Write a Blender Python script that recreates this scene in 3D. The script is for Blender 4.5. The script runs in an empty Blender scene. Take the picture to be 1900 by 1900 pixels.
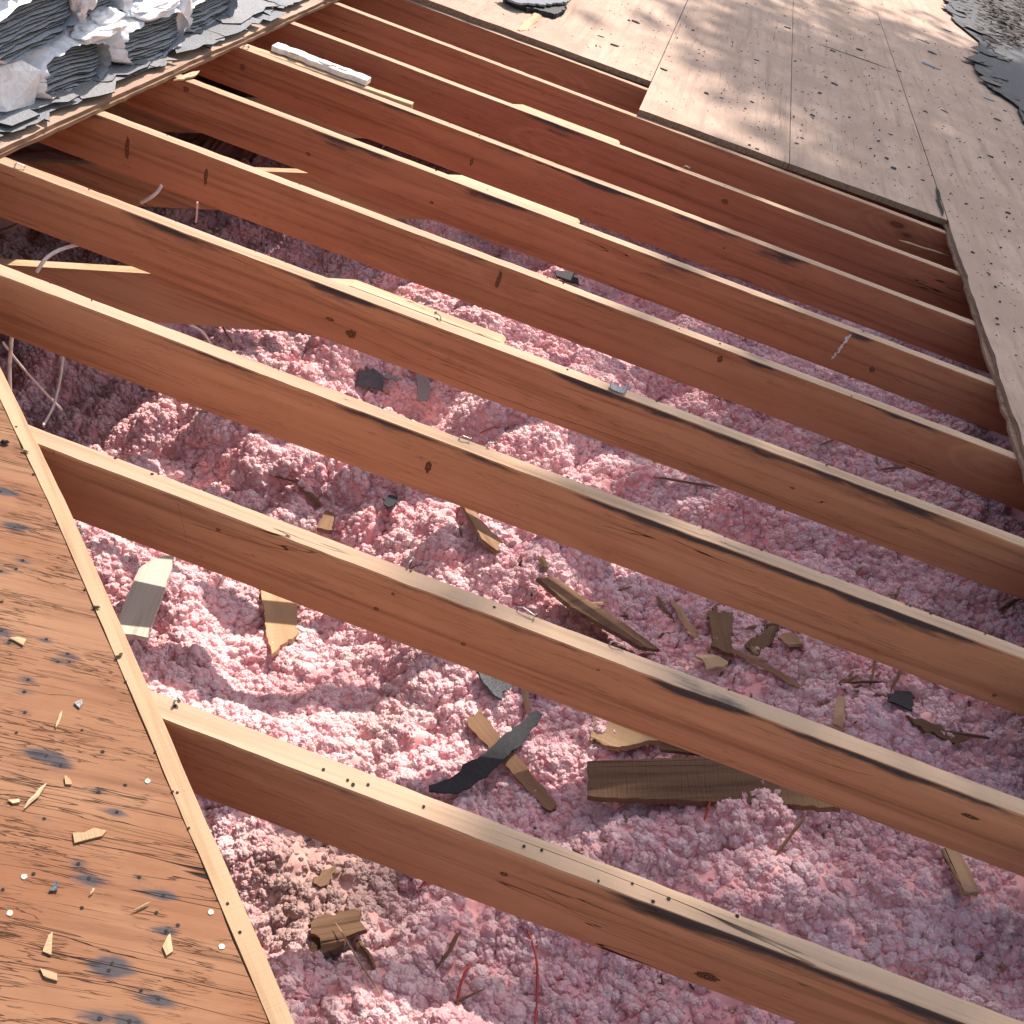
import bpy, bmesh, math, random
import numpy as np
from mathutils import Matrix, Vector, noise as mnoise

random.seed(7)
RNG = np.random.default_rng(11)
C = bpy.context.scene.collection

# ------------------------------------------------------------------ frame
# "roof frame": X down the slope along the rafters, Y across them, Z out of the roof plane.
ALPHA = math.radians(18.4)                     # roof pitch 4 in 12
T = Matrix.Rotation(ALPHA, 4, 'Y')             # roof frame -> world
TA = math.tan(ALPHA)
F_PX, CX = 1940.0, 950.0                       # focal length in pixels of the 1900 px photo
RHO = math.atan(0.376); THETA = math.atan(1478.0 / F_PX)
SP = 0.406; CAM_H = SP * math.cos(THETA) ** 2 / (F_PX * 1.153e-4)
c_, s_ = math.cos(RHO), math.sin(RHO); ct, st = math.cos(THETA), math.sin(THETA)
ux, uy = -s_, c_
MX = np.array([[c_, s_, 0], [-st * ux, -st * uy, ct], [-ct * ux, -ct * uy, -st]])

# ------------------------------------------------------------------ camera
cam = bpy.data.cameras.new('camera'); cam.sensor_width = 36
cam.lens = 36 * F_PX / 1900.0; cam.clip_start = 0.02; cam.clip_end = 500
co = bpy.data.objects.new('camera', cam); C.objects.link(co)
r_ = Vector(MX[:, 0]); d_ = Vector(MX[:, 1]); f_ = Vector(MX[:, 2])
R = Matrix((( r_.x, -d_.x, -f_.x), (r_.y, -d_.y, -f_.y), (r_.z, -d_.z, -f_.z))).to_4x4()
co.matrix_world = T @ Matrix.Translation((0, 0, CAM_H)) @ R
bpy.context.scene.camera = co

# ------------------------------------------------------------------ light
SUN = Vector((-0.03, -0.80, -1.0)).normalized()       # roof frame, direction the light travels
sw = (T.to_3x3() @ SUN).normalized()
to_sun = -sw
elev = math.asin(to_sun.z); az = math.atan2(to_sun.x, to_sun.y)
sc = bpy.context.scene
w = bpy.data.worlds.new('World'); sc.world = w; w.use_nodes = True
nt = w.node_tree; bg = nt.nodes['Background']
sky = nt.nodes.new('ShaderNodeTexSky'); sky.sky_type = 'NISHITA'; sky.sun_disc = False
sky.sun_elevation = elev; sky.sun_rotation = az; sky.dust_density = 1.5
tint = nt.nodes.new('ShaderNodeMix'); tint.data_type = 'RGBA'; tint.blend_type = 'MULTIPLY'; tint.inputs[0].default_value = 1
tint.inputs[7].default_value = (1.12, .98, .84, 1)      # the camera's warm white balance
nt.links.new(sky.outputs[0], tint.inputs[6]); nt.links.new(tint.outputs[2], bg.inputs[0]); bg.inputs[1].default_value = 0.15
sl = bpy.data.lights.new('sun', 'SUN'); sl.energy = 4.0; sl.angle = math.radians(0.53); sl.color = (1, 0.885, 0.78)
so = bpy.data.objects.new('sun', sl); C.objects.link(so)
so.rotation_euler = sw.to_track_quat('-Z', 'Y').to_euler()
sc.view_settings.view_transform = 'Standard'; sc.view_settings.look = 'None'
sc.view_settings.exposure = 0.95; sc.view_settings.gamma = 1
sc.render.engine = 'CYCLES'
cy = sc.cycles; cy.max_bounces = 12; cy.diffuse_bounces = 9; cy.glossy_bounces = 2; cy.transmission_bounces = 2
cy.transparent_max_bounces = 6; cy.caustics_reflective = False; cy.caustics_refractive = False
cy.use_denoising = True
try: cy.denoiser = 'OPENIMAGEDENOISE'
except Exception: pass

# ------------------------------------------------------------------ helpers
def ray(x, y):
    return MX @ np.array([(x - CX) / F_PX, (y - CX) / F_PX, 1.0])
def onz(x, y, z=0.0):
    r = ray(x, y); t = (z - CAM_H) / r[2]
    return Vector((t * r[0], t * r[1], z))
def tag(o, label=None, cat=None, group=None, kind=None):
    if label: o['label'] = label
    if cat: o['category'] = cat
    if group: o['group'] = group
    if kind: o['kind'] = kind
    return o
def mesh(name, verts, faces, mats, mi=None, smooth=False):
    me = bpy.data.meshes.new(name); me.from_pydata([tuple(v) for v in verts], [], faces)
    for m in (mats if isinstance(mats, (list, tuple)) else [mats]): me.materials.append(m)
    if mi is not None: me.polygons.foreach_set('material_index', mi)
    if smooth: me.polygons.foreach_set('use_smooth', [True] * len(me.polygons))
    me.update(); return me
def link(name, me, frame=None, parent=None):
    """frame: 4x4 in the roof frame (top level) or in the parent's frame (part)."""
    o = bpy.data.objects.new(name, me); C.objects.link(o)
    f = frame if frame is not None else Matrix.Identity(4)
    if parent is None: o.matrix_world = T @ f
    else: o.parent = parent; o.matrix_local = f
    return o
def put(name, verts, faces, mats, base=(0, 0, 0), parent=None, mi=None, smooth=False):
    """verts in the roof frame (top level)"""
    b = Vector(base); me = mesh(name, [Vector(v) - b for v in verts], faces, mats, mi, smooth)
    return link(name, me, Matrix.Translation(b), parent)
def bmput(name, bm, mats, frame=None, parent=None, smooth=False):
    bmesh.ops.recalc_face_normals(bm, faces=bm.faces[:])
    me = bpy.data.meshes.new(name); bm.to_mesh(me); bm.free()
    for m in (mats if isinstance(mats, (list, tuple)) else [mats]): me.materials.append(m)
    if smooth: me.polygons.foreach_set('use_smooth', [True] * len(me.polygons))
    return link(name, me, frame, parent)
def setattr_f(me, name, vals):
    a = me.attributes.new(name, 'FLOAT', 'POINT'); a.data.foreach_set('value', np.asarray(vals, dtype=np.float32))

# ------------------------------------------------------------------ materials
def newmat(name):
    m = bpy.data.materials.new(name); m.use_nodes = True
    n = m.node_tree; b = n.nodes['Principled BSDF']
    b.inputs['Specular IOR Level'].default_value = 0.25
    return m, n, b
class NB:
    def __init__(s, n): s.n = n
    def node(s, t, **kw):
        x = s.n.nodes.new(t)
        for k, v in kw.items(): setattr(x, k, v)
        return x
    def inp(s, sock, v):
        if hasattr(v, 'is_output') or isinstance(v, bpy.types.NodeSocket): s.n.links.new(v, sock)
        else: sock.default_value = v
    def math(s, op, a, b=0.0, c=0.0, clamp=False):
        x = s.node('ShaderNodeMath', operation=op); x.use_clamp = clamp
        for i, v in enumerate((a, b, c)): s.inp(x.inputs[i], v)
        return x.outputs[0]
    def vmul(s, v, k):
        x = s.node('ShaderNodeVectorMath', operation='MULTIPLY'); s.inp(x.inputs[0], v); s.inp(x.inputs[1], k); return x.outputs[0]
    def vadd(s, v, k):
        x = s.node('ShaderNodeVectorMath', operation='ADD'); s.inp(x.inputs[0], v); s.inp(x.inputs[1], k); return x.outputs[0]
    def noise(s, v, scale, detail=3, rough=.55, dist=0):
        x = s.node('ShaderNodeTexNoise'); s.inp(x.inputs['Vector'], v)
        x.inputs['Scale'].default_value = scale; x.inputs['Detail'].default_value = detail
        x.inputs['Roughness'].default_value = rough; x.inputs['Distortion'].default_value = dist
        return x.outputs[0]
    def ramp(s, v, a, b, smooth=True):
        x = s.node('ShaderNodeMapRange'); x.interpolation_type = 'SMOOTHSTEP' if smooth else 'LINEAR'
        s.inp(x.inputs[0], v); x.inputs[1].default_value = a; x.inputs[2].default_value = b; return x.outputs[0]
    def mix(s, f, a, b, mode='MIX'):
        x = s.node('ShaderNodeMix', data_type='RGBA', blend_type=mode)
        s.inp(x.inputs[0], f)
        for i, v in ((6, a), (7, b)): s.inp(x.inputs[i], (*v, 1) if isinstance(v, tuple) and len(v) == 3 else v)
        return x.outputs[2]
    def attr(s, name):
        x = s.node('ShaderNodeAttribute'); x.attribute_name = name; return x.outputs['Fac']
    def bump(s, b, h, strength=.3, dist=.002):
        x = s.node('ShaderNodeBump'); x.inputs['Strength'].default_value = strength; x.inputs['Distance'].default_value = dist
        s.inp(x.inputs['Height'], h); s.n.links.new(x.outputs[0], b.inputs['Normal'])
    def coord(s, rnd=True):
        t = s.node('ShaderNodeTexCoord').outputs['Object']
        if rnd:
            oi = s.node('ShaderNodeObjectInfo').outputs['Random']
            k = s.math('MULTIPLY', oi, 37.0)
            cmb = s.node('ShaderNodeCombineXYZ')
            for i in range(3): s.n.links.new(k, cmb.inputs[i])
            t = s.vadd(t, cmb.outputs[0])
        return t

def wood(name, dark, mid, light, grain=(1.2, 55, 55), ring=9.0, knots=True, stain_col=(.035, .033, .036),
         sawn=0.0, rough=.8, bump=.35, dirt=.35, weather=None, var=0.0, fiss=0.0, rs=.28, shade_tone=False):
    m, n, b = newmat(name); k = NB(n); co = k.coord()
    warp = k.noise(co, 2.3, 2)
    low = k.noise(k.vmul(co, (.55, 5.0, 5.0)), 1.0, 2, .5, .4)
    if knots:
        vo = k.node('ShaderNodeTexVoronoi'); vo.feature = 'F1'
        k.inp(vo.inputs['Vector'], k.vmul(co, (1.25, 3.6, 3.6))); vo.inputs['Scale'].default_value = 1.0
        dk = vo.outputs['Distance']
        wr = k.ramp(dk, .26, .0)
        low = k.math('ADD', low, k.math('MULTIPLY', wr, .55))
    rg = k.math('SINE', k.math('MULTIPLY', low, ring * 6.28))
    rg = k.ramp(rg, -.2, 1.0)
    fine = k.noise(k.vmul(co, grain), 1.0, 6, .6, .15)
    fine2 = k.noise(k.vmul(co, (grain[0] * 3, grain[1] * 3.5, grain[2] * 3.5)), 1.0, 3, .6)
    big = k.noise(k.vmul(co, (1.0, 4, 4)), 1.3, 3)
    f = k.math('ADD', k.math('MULTIPLY', rg, rs), k.math('ADD', k.math('MULTIPLY', fine, .62), k.math('MULTIPLY', big, .35)))
    f2 = k.ramp(f, .32, .85)
    col = k.mix(f2, mid, light)
    col = k.mix(k.math('MULTIPLY', k.ramp(fine, .5, .28), .75), col, dark)
    col = k.mix(k.math('MULTIPLY', k.ramp(fine2, .42, .25), .45), col, dark)
    if weather:
        col = k.mix(k.math('MULTIPLY', k.ramp(k.noise(co, 3.0, 5, .65), .40, .62), .9), col, weather)
    if knots:
        kk = k.ramp(dk, .062, .045); kc = k.ramp(k.math('SINE', k.math('MULTIPLY', dk, 330.0)), -.4, .9)
        col = k.mix(kk, col, k.mix(kc, (dark[0] * .22, dark[1] * .2, dark[2] * .2), (dark[0] * .8, dark[1] * .7, dark[2] * .6)))
        col = k.mix(k.math('MULTIPLY', k.ramp(dk, .11, .05), .4), col, (dark[0] * .7, dark[1] * .6, dark[2] * .55))
    fz = 0.0
    if fiss:
        a1 = k.math('ABSOLUTE', k.math('SUBTRACT', k.noise(k.vmul(co, (2.2, 48, 48)), 1.0, 3, .55, .25), .5))
        a2 = k.math('ABSOLUTE', k.math('SUBTRACT', k.noise(k.vmul(co, (9, 130, 130)), 1.0, 3, .6, .4), .5))
        g1 = k.math('MULTIPLY', k.ramp(a1, .009, .001), k.ramp(k.noise(k.vmul(co, (3, 12, 12)), 1.0, 2), .42, .6))
        g2 = k.math('MULTIPLY', k.ramp(a2, .020, .003), k.ramp(k.noise(k.vmul(co, (6, 14, 14)), 1.7, 3), .45, .62))
        fz = k.math('MAXIMUM', g1, k.math('MULTIPLY', g2, .8))
        col = k.mix(k.math('MULTIPLY', fz, fiss), col, (dark[0] * .3, dark[1] * .28, dark[2] * .3))
    # pitch flecks and general dirt
    d = k.ramp(k.noise(k.vmul(co, (5, 30, 30)), 1.5, 5, .7), .64, .74)
    col = k.mix(k.math('MULTIPLY', d, dirt), col, stain_col)
    if shade_tone:
        ta = k.node('ShaderNodeAttribute'); ta.attribute_type = 'OBJECT'; ta.attribute_name = 'shade_tone'
        col = k.mix(ta.outputs['Fac'], col, k.mix(1.0, col, (.56, .41, .44), 'MULTIPLY'))  # painted shade: darkens the side colour of far rafters that get less light
    # black water stain, laid down per vertex
    sa = k.attr('stain')
    sn = k.noise(k.vmul(co, (3.5, 26, 26)), 1.0, 5, .65)
    s1 = k.ramp(k.math('ADD', k.math('MULTIPLY', sa, 1.2), k.math('MULTIPLY', k.math('SUBTRACT', sn, .5), 2.3)), .30, .80)
    s1 = k.math('MULTIPLY', s1, k.ramp(sa, .02, .2))
    col = k.mix(k.math('MULTIPLY', s1, .93), col, stain_col)
    # long drying checks
    ck = k.noise(k.vmul(co, (.7, 20, 20)), 1.0, 3, .5, .6)
    ckl = k.math('ABSOLUTE', k.math('SUBTRACT', ck, .57))
    ckm = k.math('MULTIPLY', k.ramp(ckl, .004, .0012), k.ramp(k.noise(co, 2.0, 1), .5, .6))
    col = k.mix(ckm, col, (dark[0] * .15, dark[1] * .12, dark[2] * .12))
    if var:
        oi = k.node('ShaderNodeObjectInfo').outputs['Random']
        hs = k.node('ShaderNodeHueSaturation'); k.inp(hs.inputs['Color'], col)
        k.inp(hs.inputs['Value'], k.math('ADD', k.math('MULTIPLY', oi, var), 1 - var / 2))
        col = hs.outputs[0]
    n.links.new(col, b.inputs['Base Color']); b.inputs['Roughness'].default_value = rough
    hgt = k.math('SUBTRACT', k.math('MULTIPLY', fine, 1.0), k.math('MULTIPLY', ckm, 1.5))
    if fiss: hgt = k.math('SUBTRACT', hgt, k.math('MULTIPLY', fz, 1.2))
    if sawn:
        sw_ = k.noise(k.vmul(co, (260, 14, 14)), 1.0, 2, .6)
        hgt = k.math('ADD', hgt, k.math('MULTIPLY', sw_, sawn))
    k.bump(b, hgt, bump, .0025)
    return m

M = {}
M['side'] = wood('rafter_side_wood', (.31, .130, .058), (.51, .225, .105), (.62, .30, .148), ring=6, bump=.35, dirt=.35, rs=.18, fiss=.35, shade_tone=True)
M['top'] = wood('rafter_top_wood', (.29, .185, .105), (.40, .27, .18), (.48, .34, .235), rs=.15, ring=5, sawn=.6, bump=.4, knots=True, dirt=.55, stain_col=(.06, .058, .06))
M['tie'] = wood('tie_wood', (.22, .11, .06), (.38, .20, .11), (.48, .27, .16), ring=6, rs=.15)
M['fresh'] = wood('fresh_split_wood', (.30, .19, .10), (.46, .32, .19), (.54, .40, .26), ring=5, knots=False, dirt=.2)
M['ply'] = wood('weathered_plywood', (.28, .19, .145), (.415, .29, .22), (.485, .355, .28), grain=(1.2, 22, 22), ring=3, rs=.10, fiss=.45, knots=False,
                dirt=.75, weather=(.35, .245, .185), bump=.3, stain_col=(.07, .055, .05))
M['plyold'] = wood('orange_plywood', (.12, .054, .028), (.220, .104, .054), (.275, .148, .084), grain=(2.2, 30, 30), ring=4, rs=.15, fiss=.75, knots=False,
                   dirt=.6, weather=(.20, .085, .042), bump=1.0, sawn=0, stain_col=(.045, .045, .055))
M['edge'] = wood('cut_plywood_edge', (.10, .055, .035), (.20, .12, .08), (.28, .18, .12), grain=(2, 160, 160), ring=30, knots=False, dirt=.6)
M['strip'] = wood('bevel_strip_wood', (.26, .16, .09), (.37, .245, .145), (.44, .31, .20), grain=(3, 60, 60), ring=5, knots=False, sawn=.8, dirt=.5)
M['grey'] = wood('grey_weathered_wood', (.28, .24, .19), (.46, .41, .34), (.56, .51, .44), ring=5, knots=False, dirt=.4)
M['brown'] = wood('old_brown_lath', (.07, .038, .022), (.145, .082, .046), (.22, .13, .075), grain=(3, 60, 60), ring=5, knots=False, dirt=.6, var=.5, bump=.6)
M['rough'] = wood('rough_sawn_brown_board', (.07, .04, .024), (.15, .088, .05), (.24, .15, .088), grain=(2, 45, 45), sawn=1.2, ring=5, dirt=.6, bump=.9)
M['tan'] = wood('tan_board', (.22, .135, .07), (.34, .22, .125), (.43, .29, .175), grain=(2, 45, 45), sawn=1.0, ring=4, knots=False, dirt=.4, bump=.7, var=.25)

def simple(name, col, rough=.7, nscale=40, namp=.35, bump=.3, metal=0, spec=.3, dist=.002):
    m, n, b = newmat(name); k = NB(n); co = k.coord()
    f = k.noise(co, nscale, 5, .65)
    dk = tuple(c * (1 - namp) for c in col); lt = tuple(min(1, c * (1 + namp)) for c in col)
    n.links.new(k.mix(k.ramp(f, .3, .7), dk, lt), b.inputs['Base Color'])
    b.inputs['Roughness'].default_value = rough; b.inputs['Metallic'].default_value = metal
    b.inputs['Specular IOR Level'].default_value = spec
    k.bump(b, f, bump, dist); return m
M['hole'] = simple('dark_nail_hole', (.02, .017, .015), .9)
M['nailw'] = simple('bright_nail_head', (.50, .45, .36), .45, 200, .1, .1, .0)
M['steel'] = simple('steel_nail', (.42, .40, .38), .4, 120, .3, .1, .8)
M['rust'] = simple('rusty_nail', (.12, .07, .045), .6, 200, .3, .2, .4)
M['felt'] = simple('black_felt', (.018, .020, .026), .65, 120, .4, .5)
M['shgrey'] = simple('grey_shingle_granules', (.25, .255, .265), .9, 420, .55, .8, dist=.001)
M['shblue'] = simple('blue_grey_shingle_granules', (.215, .225, .245), .9, 380, .5, .9, dist=.001)
M['shdark'] = simple('dark_shingle_granules', (.085, .09, .10), .9, 380, .6, .8, dist=.001)
M['ledge'] = simple('shingle_layer_edges', (.50, .51, .55), .9, 380, .4, .6, dist=.001)
M['asph'] = simple('shingle_asphalt_core', (.022, .020, .022), .8, 200, .4, .5)
M['wire_w'] = simple('white_cable_sheath', (.62, .58, .55), .5, 60, .12, .1)
M['wire_r'] = simple('red_wire', (.42, .055, .05), .45, 60, .2, .1)
M['gblock'] = simple('whitish_block', (.78, .74, .68), .8, 60, .12, .5)
M['leaf'] = simple('tree_leaf', (.06, .10, .03), .6, 10, .3)
M['bark'] = simple('tree_bark', (.12, .09, .07), .9, 20, .4, .8)
M['wall'] = simple('house_wall_paint', (.45, .42, .38), .8, 10, .1)
M['ground'] = simple('lawn_ground', (.06, .08, .03), .95, 2, .4)
M['granule'] = simple('debris_specks', (.06, .045, .035), .9, 60, .6)
# white plastic wrapper
m, n, b = newmat('white_plastic_wrap'); k = NB(n); cc = k.coord()
f = k.noise(cc, 28, 4, .6, 1.5)
n.links.new(k.mix(k.ramp(f, .3, .7), (.62, .66, .74), (.86, .87, .90)), b.inputs['Base Color'])
b.inputs['Roughness'].default_value = .32; b.inputs['Specular IOR Level'].default_value = .5; k.bump(b, f, .35, .010)
M['wrap'] = m
# fibreglass
DUST = []
def pinkmat(name, a, c, d, trans=.0):
    m, n, b = newmat(name); k = NB(n)
    g = k.node('ShaderNodeNewGeometry').outputs['Position']
    oi = k.node('ShaderNodeObjectInfo').outputs['Random']
    f = k.noise(g, 6.0, 4, .6); fi = k.noise(g, 300.0, 4, .7); fm = k.noise(g, 40.0, 3, .6)
    v = k.math('ADD', k.math('MULTIPLY', f, .55), k.math('MULTIPLY', fm, .55))
    col = k.mix(k.ramp(v, .42, .64), a, c)
    col = k.mix(k.math('MULTIPLY', k.ramp(oi, .35, 1.0), .6), col, d)
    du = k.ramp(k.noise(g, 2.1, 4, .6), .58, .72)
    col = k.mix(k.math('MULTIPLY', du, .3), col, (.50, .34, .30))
    ds = k.ramp(k.noise(g, 110.0, 3, .6), .71, .76)
    col = k.mix(k.math('MULTIPLY', ds, .6), col, (.14, .07, .055))
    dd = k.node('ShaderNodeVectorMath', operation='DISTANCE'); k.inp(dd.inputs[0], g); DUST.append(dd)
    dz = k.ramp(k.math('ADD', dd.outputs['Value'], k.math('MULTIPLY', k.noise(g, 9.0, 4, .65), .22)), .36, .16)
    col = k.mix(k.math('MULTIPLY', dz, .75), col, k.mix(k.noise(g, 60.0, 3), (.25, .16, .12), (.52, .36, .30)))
    n.links.new(col, b.inputs['Base Color']); b.inputs['Roughness'].default_value = .95
    b.inputs['Specular IOR Level'].default_value = .08
    k.bump(b, fi, .5, .002)
    if trans:
        tr = k.node('ShaderNodeBsdfTranslucent'); n.links.new(k.mix(.5, col, a), tr.inputs[0])
        mx = k.node('ShaderNodeMixShader'); mx.inputs[0].default_value = trans
        n.links.new(b.outputs[0], mx.inputs[1]); n.links.new(tr.outputs[0], mx.inputs[2])
        n.links.new(mx.outputs[0], n.nodes['Material Output'].inputs[0])
    return m
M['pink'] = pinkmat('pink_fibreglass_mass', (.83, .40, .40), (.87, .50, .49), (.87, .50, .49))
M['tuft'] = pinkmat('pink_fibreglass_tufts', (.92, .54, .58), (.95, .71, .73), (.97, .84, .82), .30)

# ------------------------------------------------------------------ insulation height field
D0 = 0.66
def lat(seed, ix, iy):
    h = (ix.astype(np.int64) * 73856093) ^ (iy.astype(np.int64) * 19349663) ^ (seed * 83492791)
    h = (h ^ (h >> 13)) * 1274126177
    h = h ^ (h >> 16)
    return ((h & 0xFFFFFF).astype(np.float64)) / float(0xFFFFFF)
def vnoise(x, y, sc_, seed):
    x = x * sc_; y = y * sc_; ix = np.floor(x); iy = np.floor(y); fx = x - ix; fy = y - iy
    fx = fx * fx * fx * (fx * (fx * 6 - 15) + 10); fy = fy * fy * fy * (fy * (fy * 6 - 15) + 10)
    a = lat(seed, ix, iy); b_ = lat(seed, ix + 1, iy); c = lat(seed, ix, iy + 1); d = lat(seed, ix + 1, iy + 1)
    return (a + (b_ - a) * fx) * (1 - fy) + (c + (d - c) * fx) * fy
def billow(x, y, cell, seed):
    """union of domes on a jittered grid: 0 in the creases .. 1 on the crowns"""
    gx = x / cell; gy = y / cell; ix = np.floor(gx); iy = np.floor(gy)
    best = np.full(x.shape, -1.0)
    for dx in (-1, 0, 1):
        for dy in (-1, 0, 1):
            jx = ix + dx; jy = iy + dy
            px = jx + .1 + .8 * lat(seed, jx, jy); py = jy + .1 + .8 * lat(seed + 1, jx, jy)
            rr = .62 + .42 * lat(seed + 2, jx, jy)
            d2 = (gx - px) ** 2 + (gy - py) ** 2
            best = np.maximum(best, np.sqrt(np.maximum(rr * rr - d2, 0)) + (rr - .85) * .6)
    return best
MOUNDS = []
def hins(x, y):
    x = np.asarray(x, float); y = np.asarray(y, float)
    wx = x + .03 * (vnoise(x, y, 9, 51) - .5); wy = y + .03 * (vnoise(x, y, 9, 52) - .5)
    h = .19 * (vnoise(x, y, 2.3, 1) - .5) + .10 * (vnoise(x, y, 5.1, 2) - .5)
    k = .6 + .8 * vnoise(x, y, 1.7, 9)
    k = k * np.clip(1.05 - .35 * x, .55, 1.3)
    h = h + k * (.085 * (billow(wx, wy, .17, 5) - .6) + .064 * (billow(wx, wy, .078, 15) - .6)) + .026 * (billow(wx, wy, .030, 25) - .6)
    for mx, my, r, a in MOUNDS:
        h = h + a * np.exp(-((x - mx) ** 2 + (y - my) ** 2) / (r * r))
    z = -D0 + TA * x
    lim = -0.20 - .06 * np.clip(x - .9, -.5, 0)
    z = np.minimum(z, lim)
    return np.minimum(z + h, -0.152)
def hitins(px, py):
    r = ray(px, py); o = np.array([0, 0, CAM_H])
    t = np.linspace(.7, 6.5, 2400); P = o[None] + t[:, None] * (r / np.linalg.norm(r))[None]
    dz = P[:, 2] - hins(P[:, 0], P[:, 1]); i = int(np.argmax(dz < 0))
    return Vector(P[max(i, 1)])
for (px, py, rr, aa) in ((600, 650, .10, .09), (440, 860, .14, .05), (350, 1130, .12, .05), (560, 1240, .16, .05),
                         (1480, 1540, .20, .05), (1700, 1700, .15, .03), (330, 1250, .10, .05), (800, 720, .09, .05),
                         (250, 850, .11, .05), (1640, 1660, .06, -.03)):
    p = hitins(px, py); MOUNDS.append((p.x, p.y, rr, aa))
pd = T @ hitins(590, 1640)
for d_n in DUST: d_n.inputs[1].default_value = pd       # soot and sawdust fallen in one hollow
def grid_axis(a, b, step, lo, hi, coarse):
    return np.concatenate([np.arange(lo, a, coarse), np.arange(a, b, step), np.arange(b, hi + coarse, coarse)])
gx = grid_axis(-2.7, 1.35, .0072, -4.6, 3.1, .15); gy = grid_axis(.45, 5.4, .0075, -2.0, 15.8, .2)
X, Y = np.meshgrid(gx, gy, indexing='ij'); Z = hins(X, Y)
nx, ny = X.shape
co_ = np.stack([X, Y, Z], -1).reshape(-1, 3).astype(np.float32)
I = np.arange(nx * ny).reshape(nx, ny)
q = np.stack([I[:-1, :-1], I[1:, :-1], I[1:, 1:], I[:-1, 1:]], -1).reshape(-1, 4).astype(np.int32)
me = bpy.data.meshes.new('pink_insulation')
me.vertices.add(len(co_)); me.vertices.foreach_set('co', co_.ravel())
me.loops.add(q.size); me.loops.foreach_set('vertex_index', q.ravel())
me.polygons.add(len(q)); me.polygons.foreach_set('loop_start', np.arange(0, q.size, 4, dtype=np.int32))
me.polygons.foreach_set('loop_total', np.full(len(q), 4, np.int32)) if hasattr(me.polygons[0], 'loop_total') and False else None
me.update(calc_edges=True); me.polygons.foreach_set('use_smooth', np.ones(len(q), bool))
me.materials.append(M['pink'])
crest = np.clip((.55 * billow(X + .03 * (vnoise(X, Y, 9, 51) - .5), Y + .03 * (vnoise(X, Y, 9, 52) - .5), .072, 15) + .45 * vnoise(X, Y, 16, 77)) * 1.9 - .2, .38, 1.15)
dens = ((X > -2.7) & (X < 1.35) & (Y > .45) & (Y < 5.3)).astype(np.float32) * crest * np.where(Y > 3.6, .6, 1.0)
setattr_f(me, 'dens', dens.ravel())
ins = link('pink_insulation', me)
tag(ins, 'fluffy pink loose blown fibreglass insulation lying under the rafters', 'insulation', kind='stuff')

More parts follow.
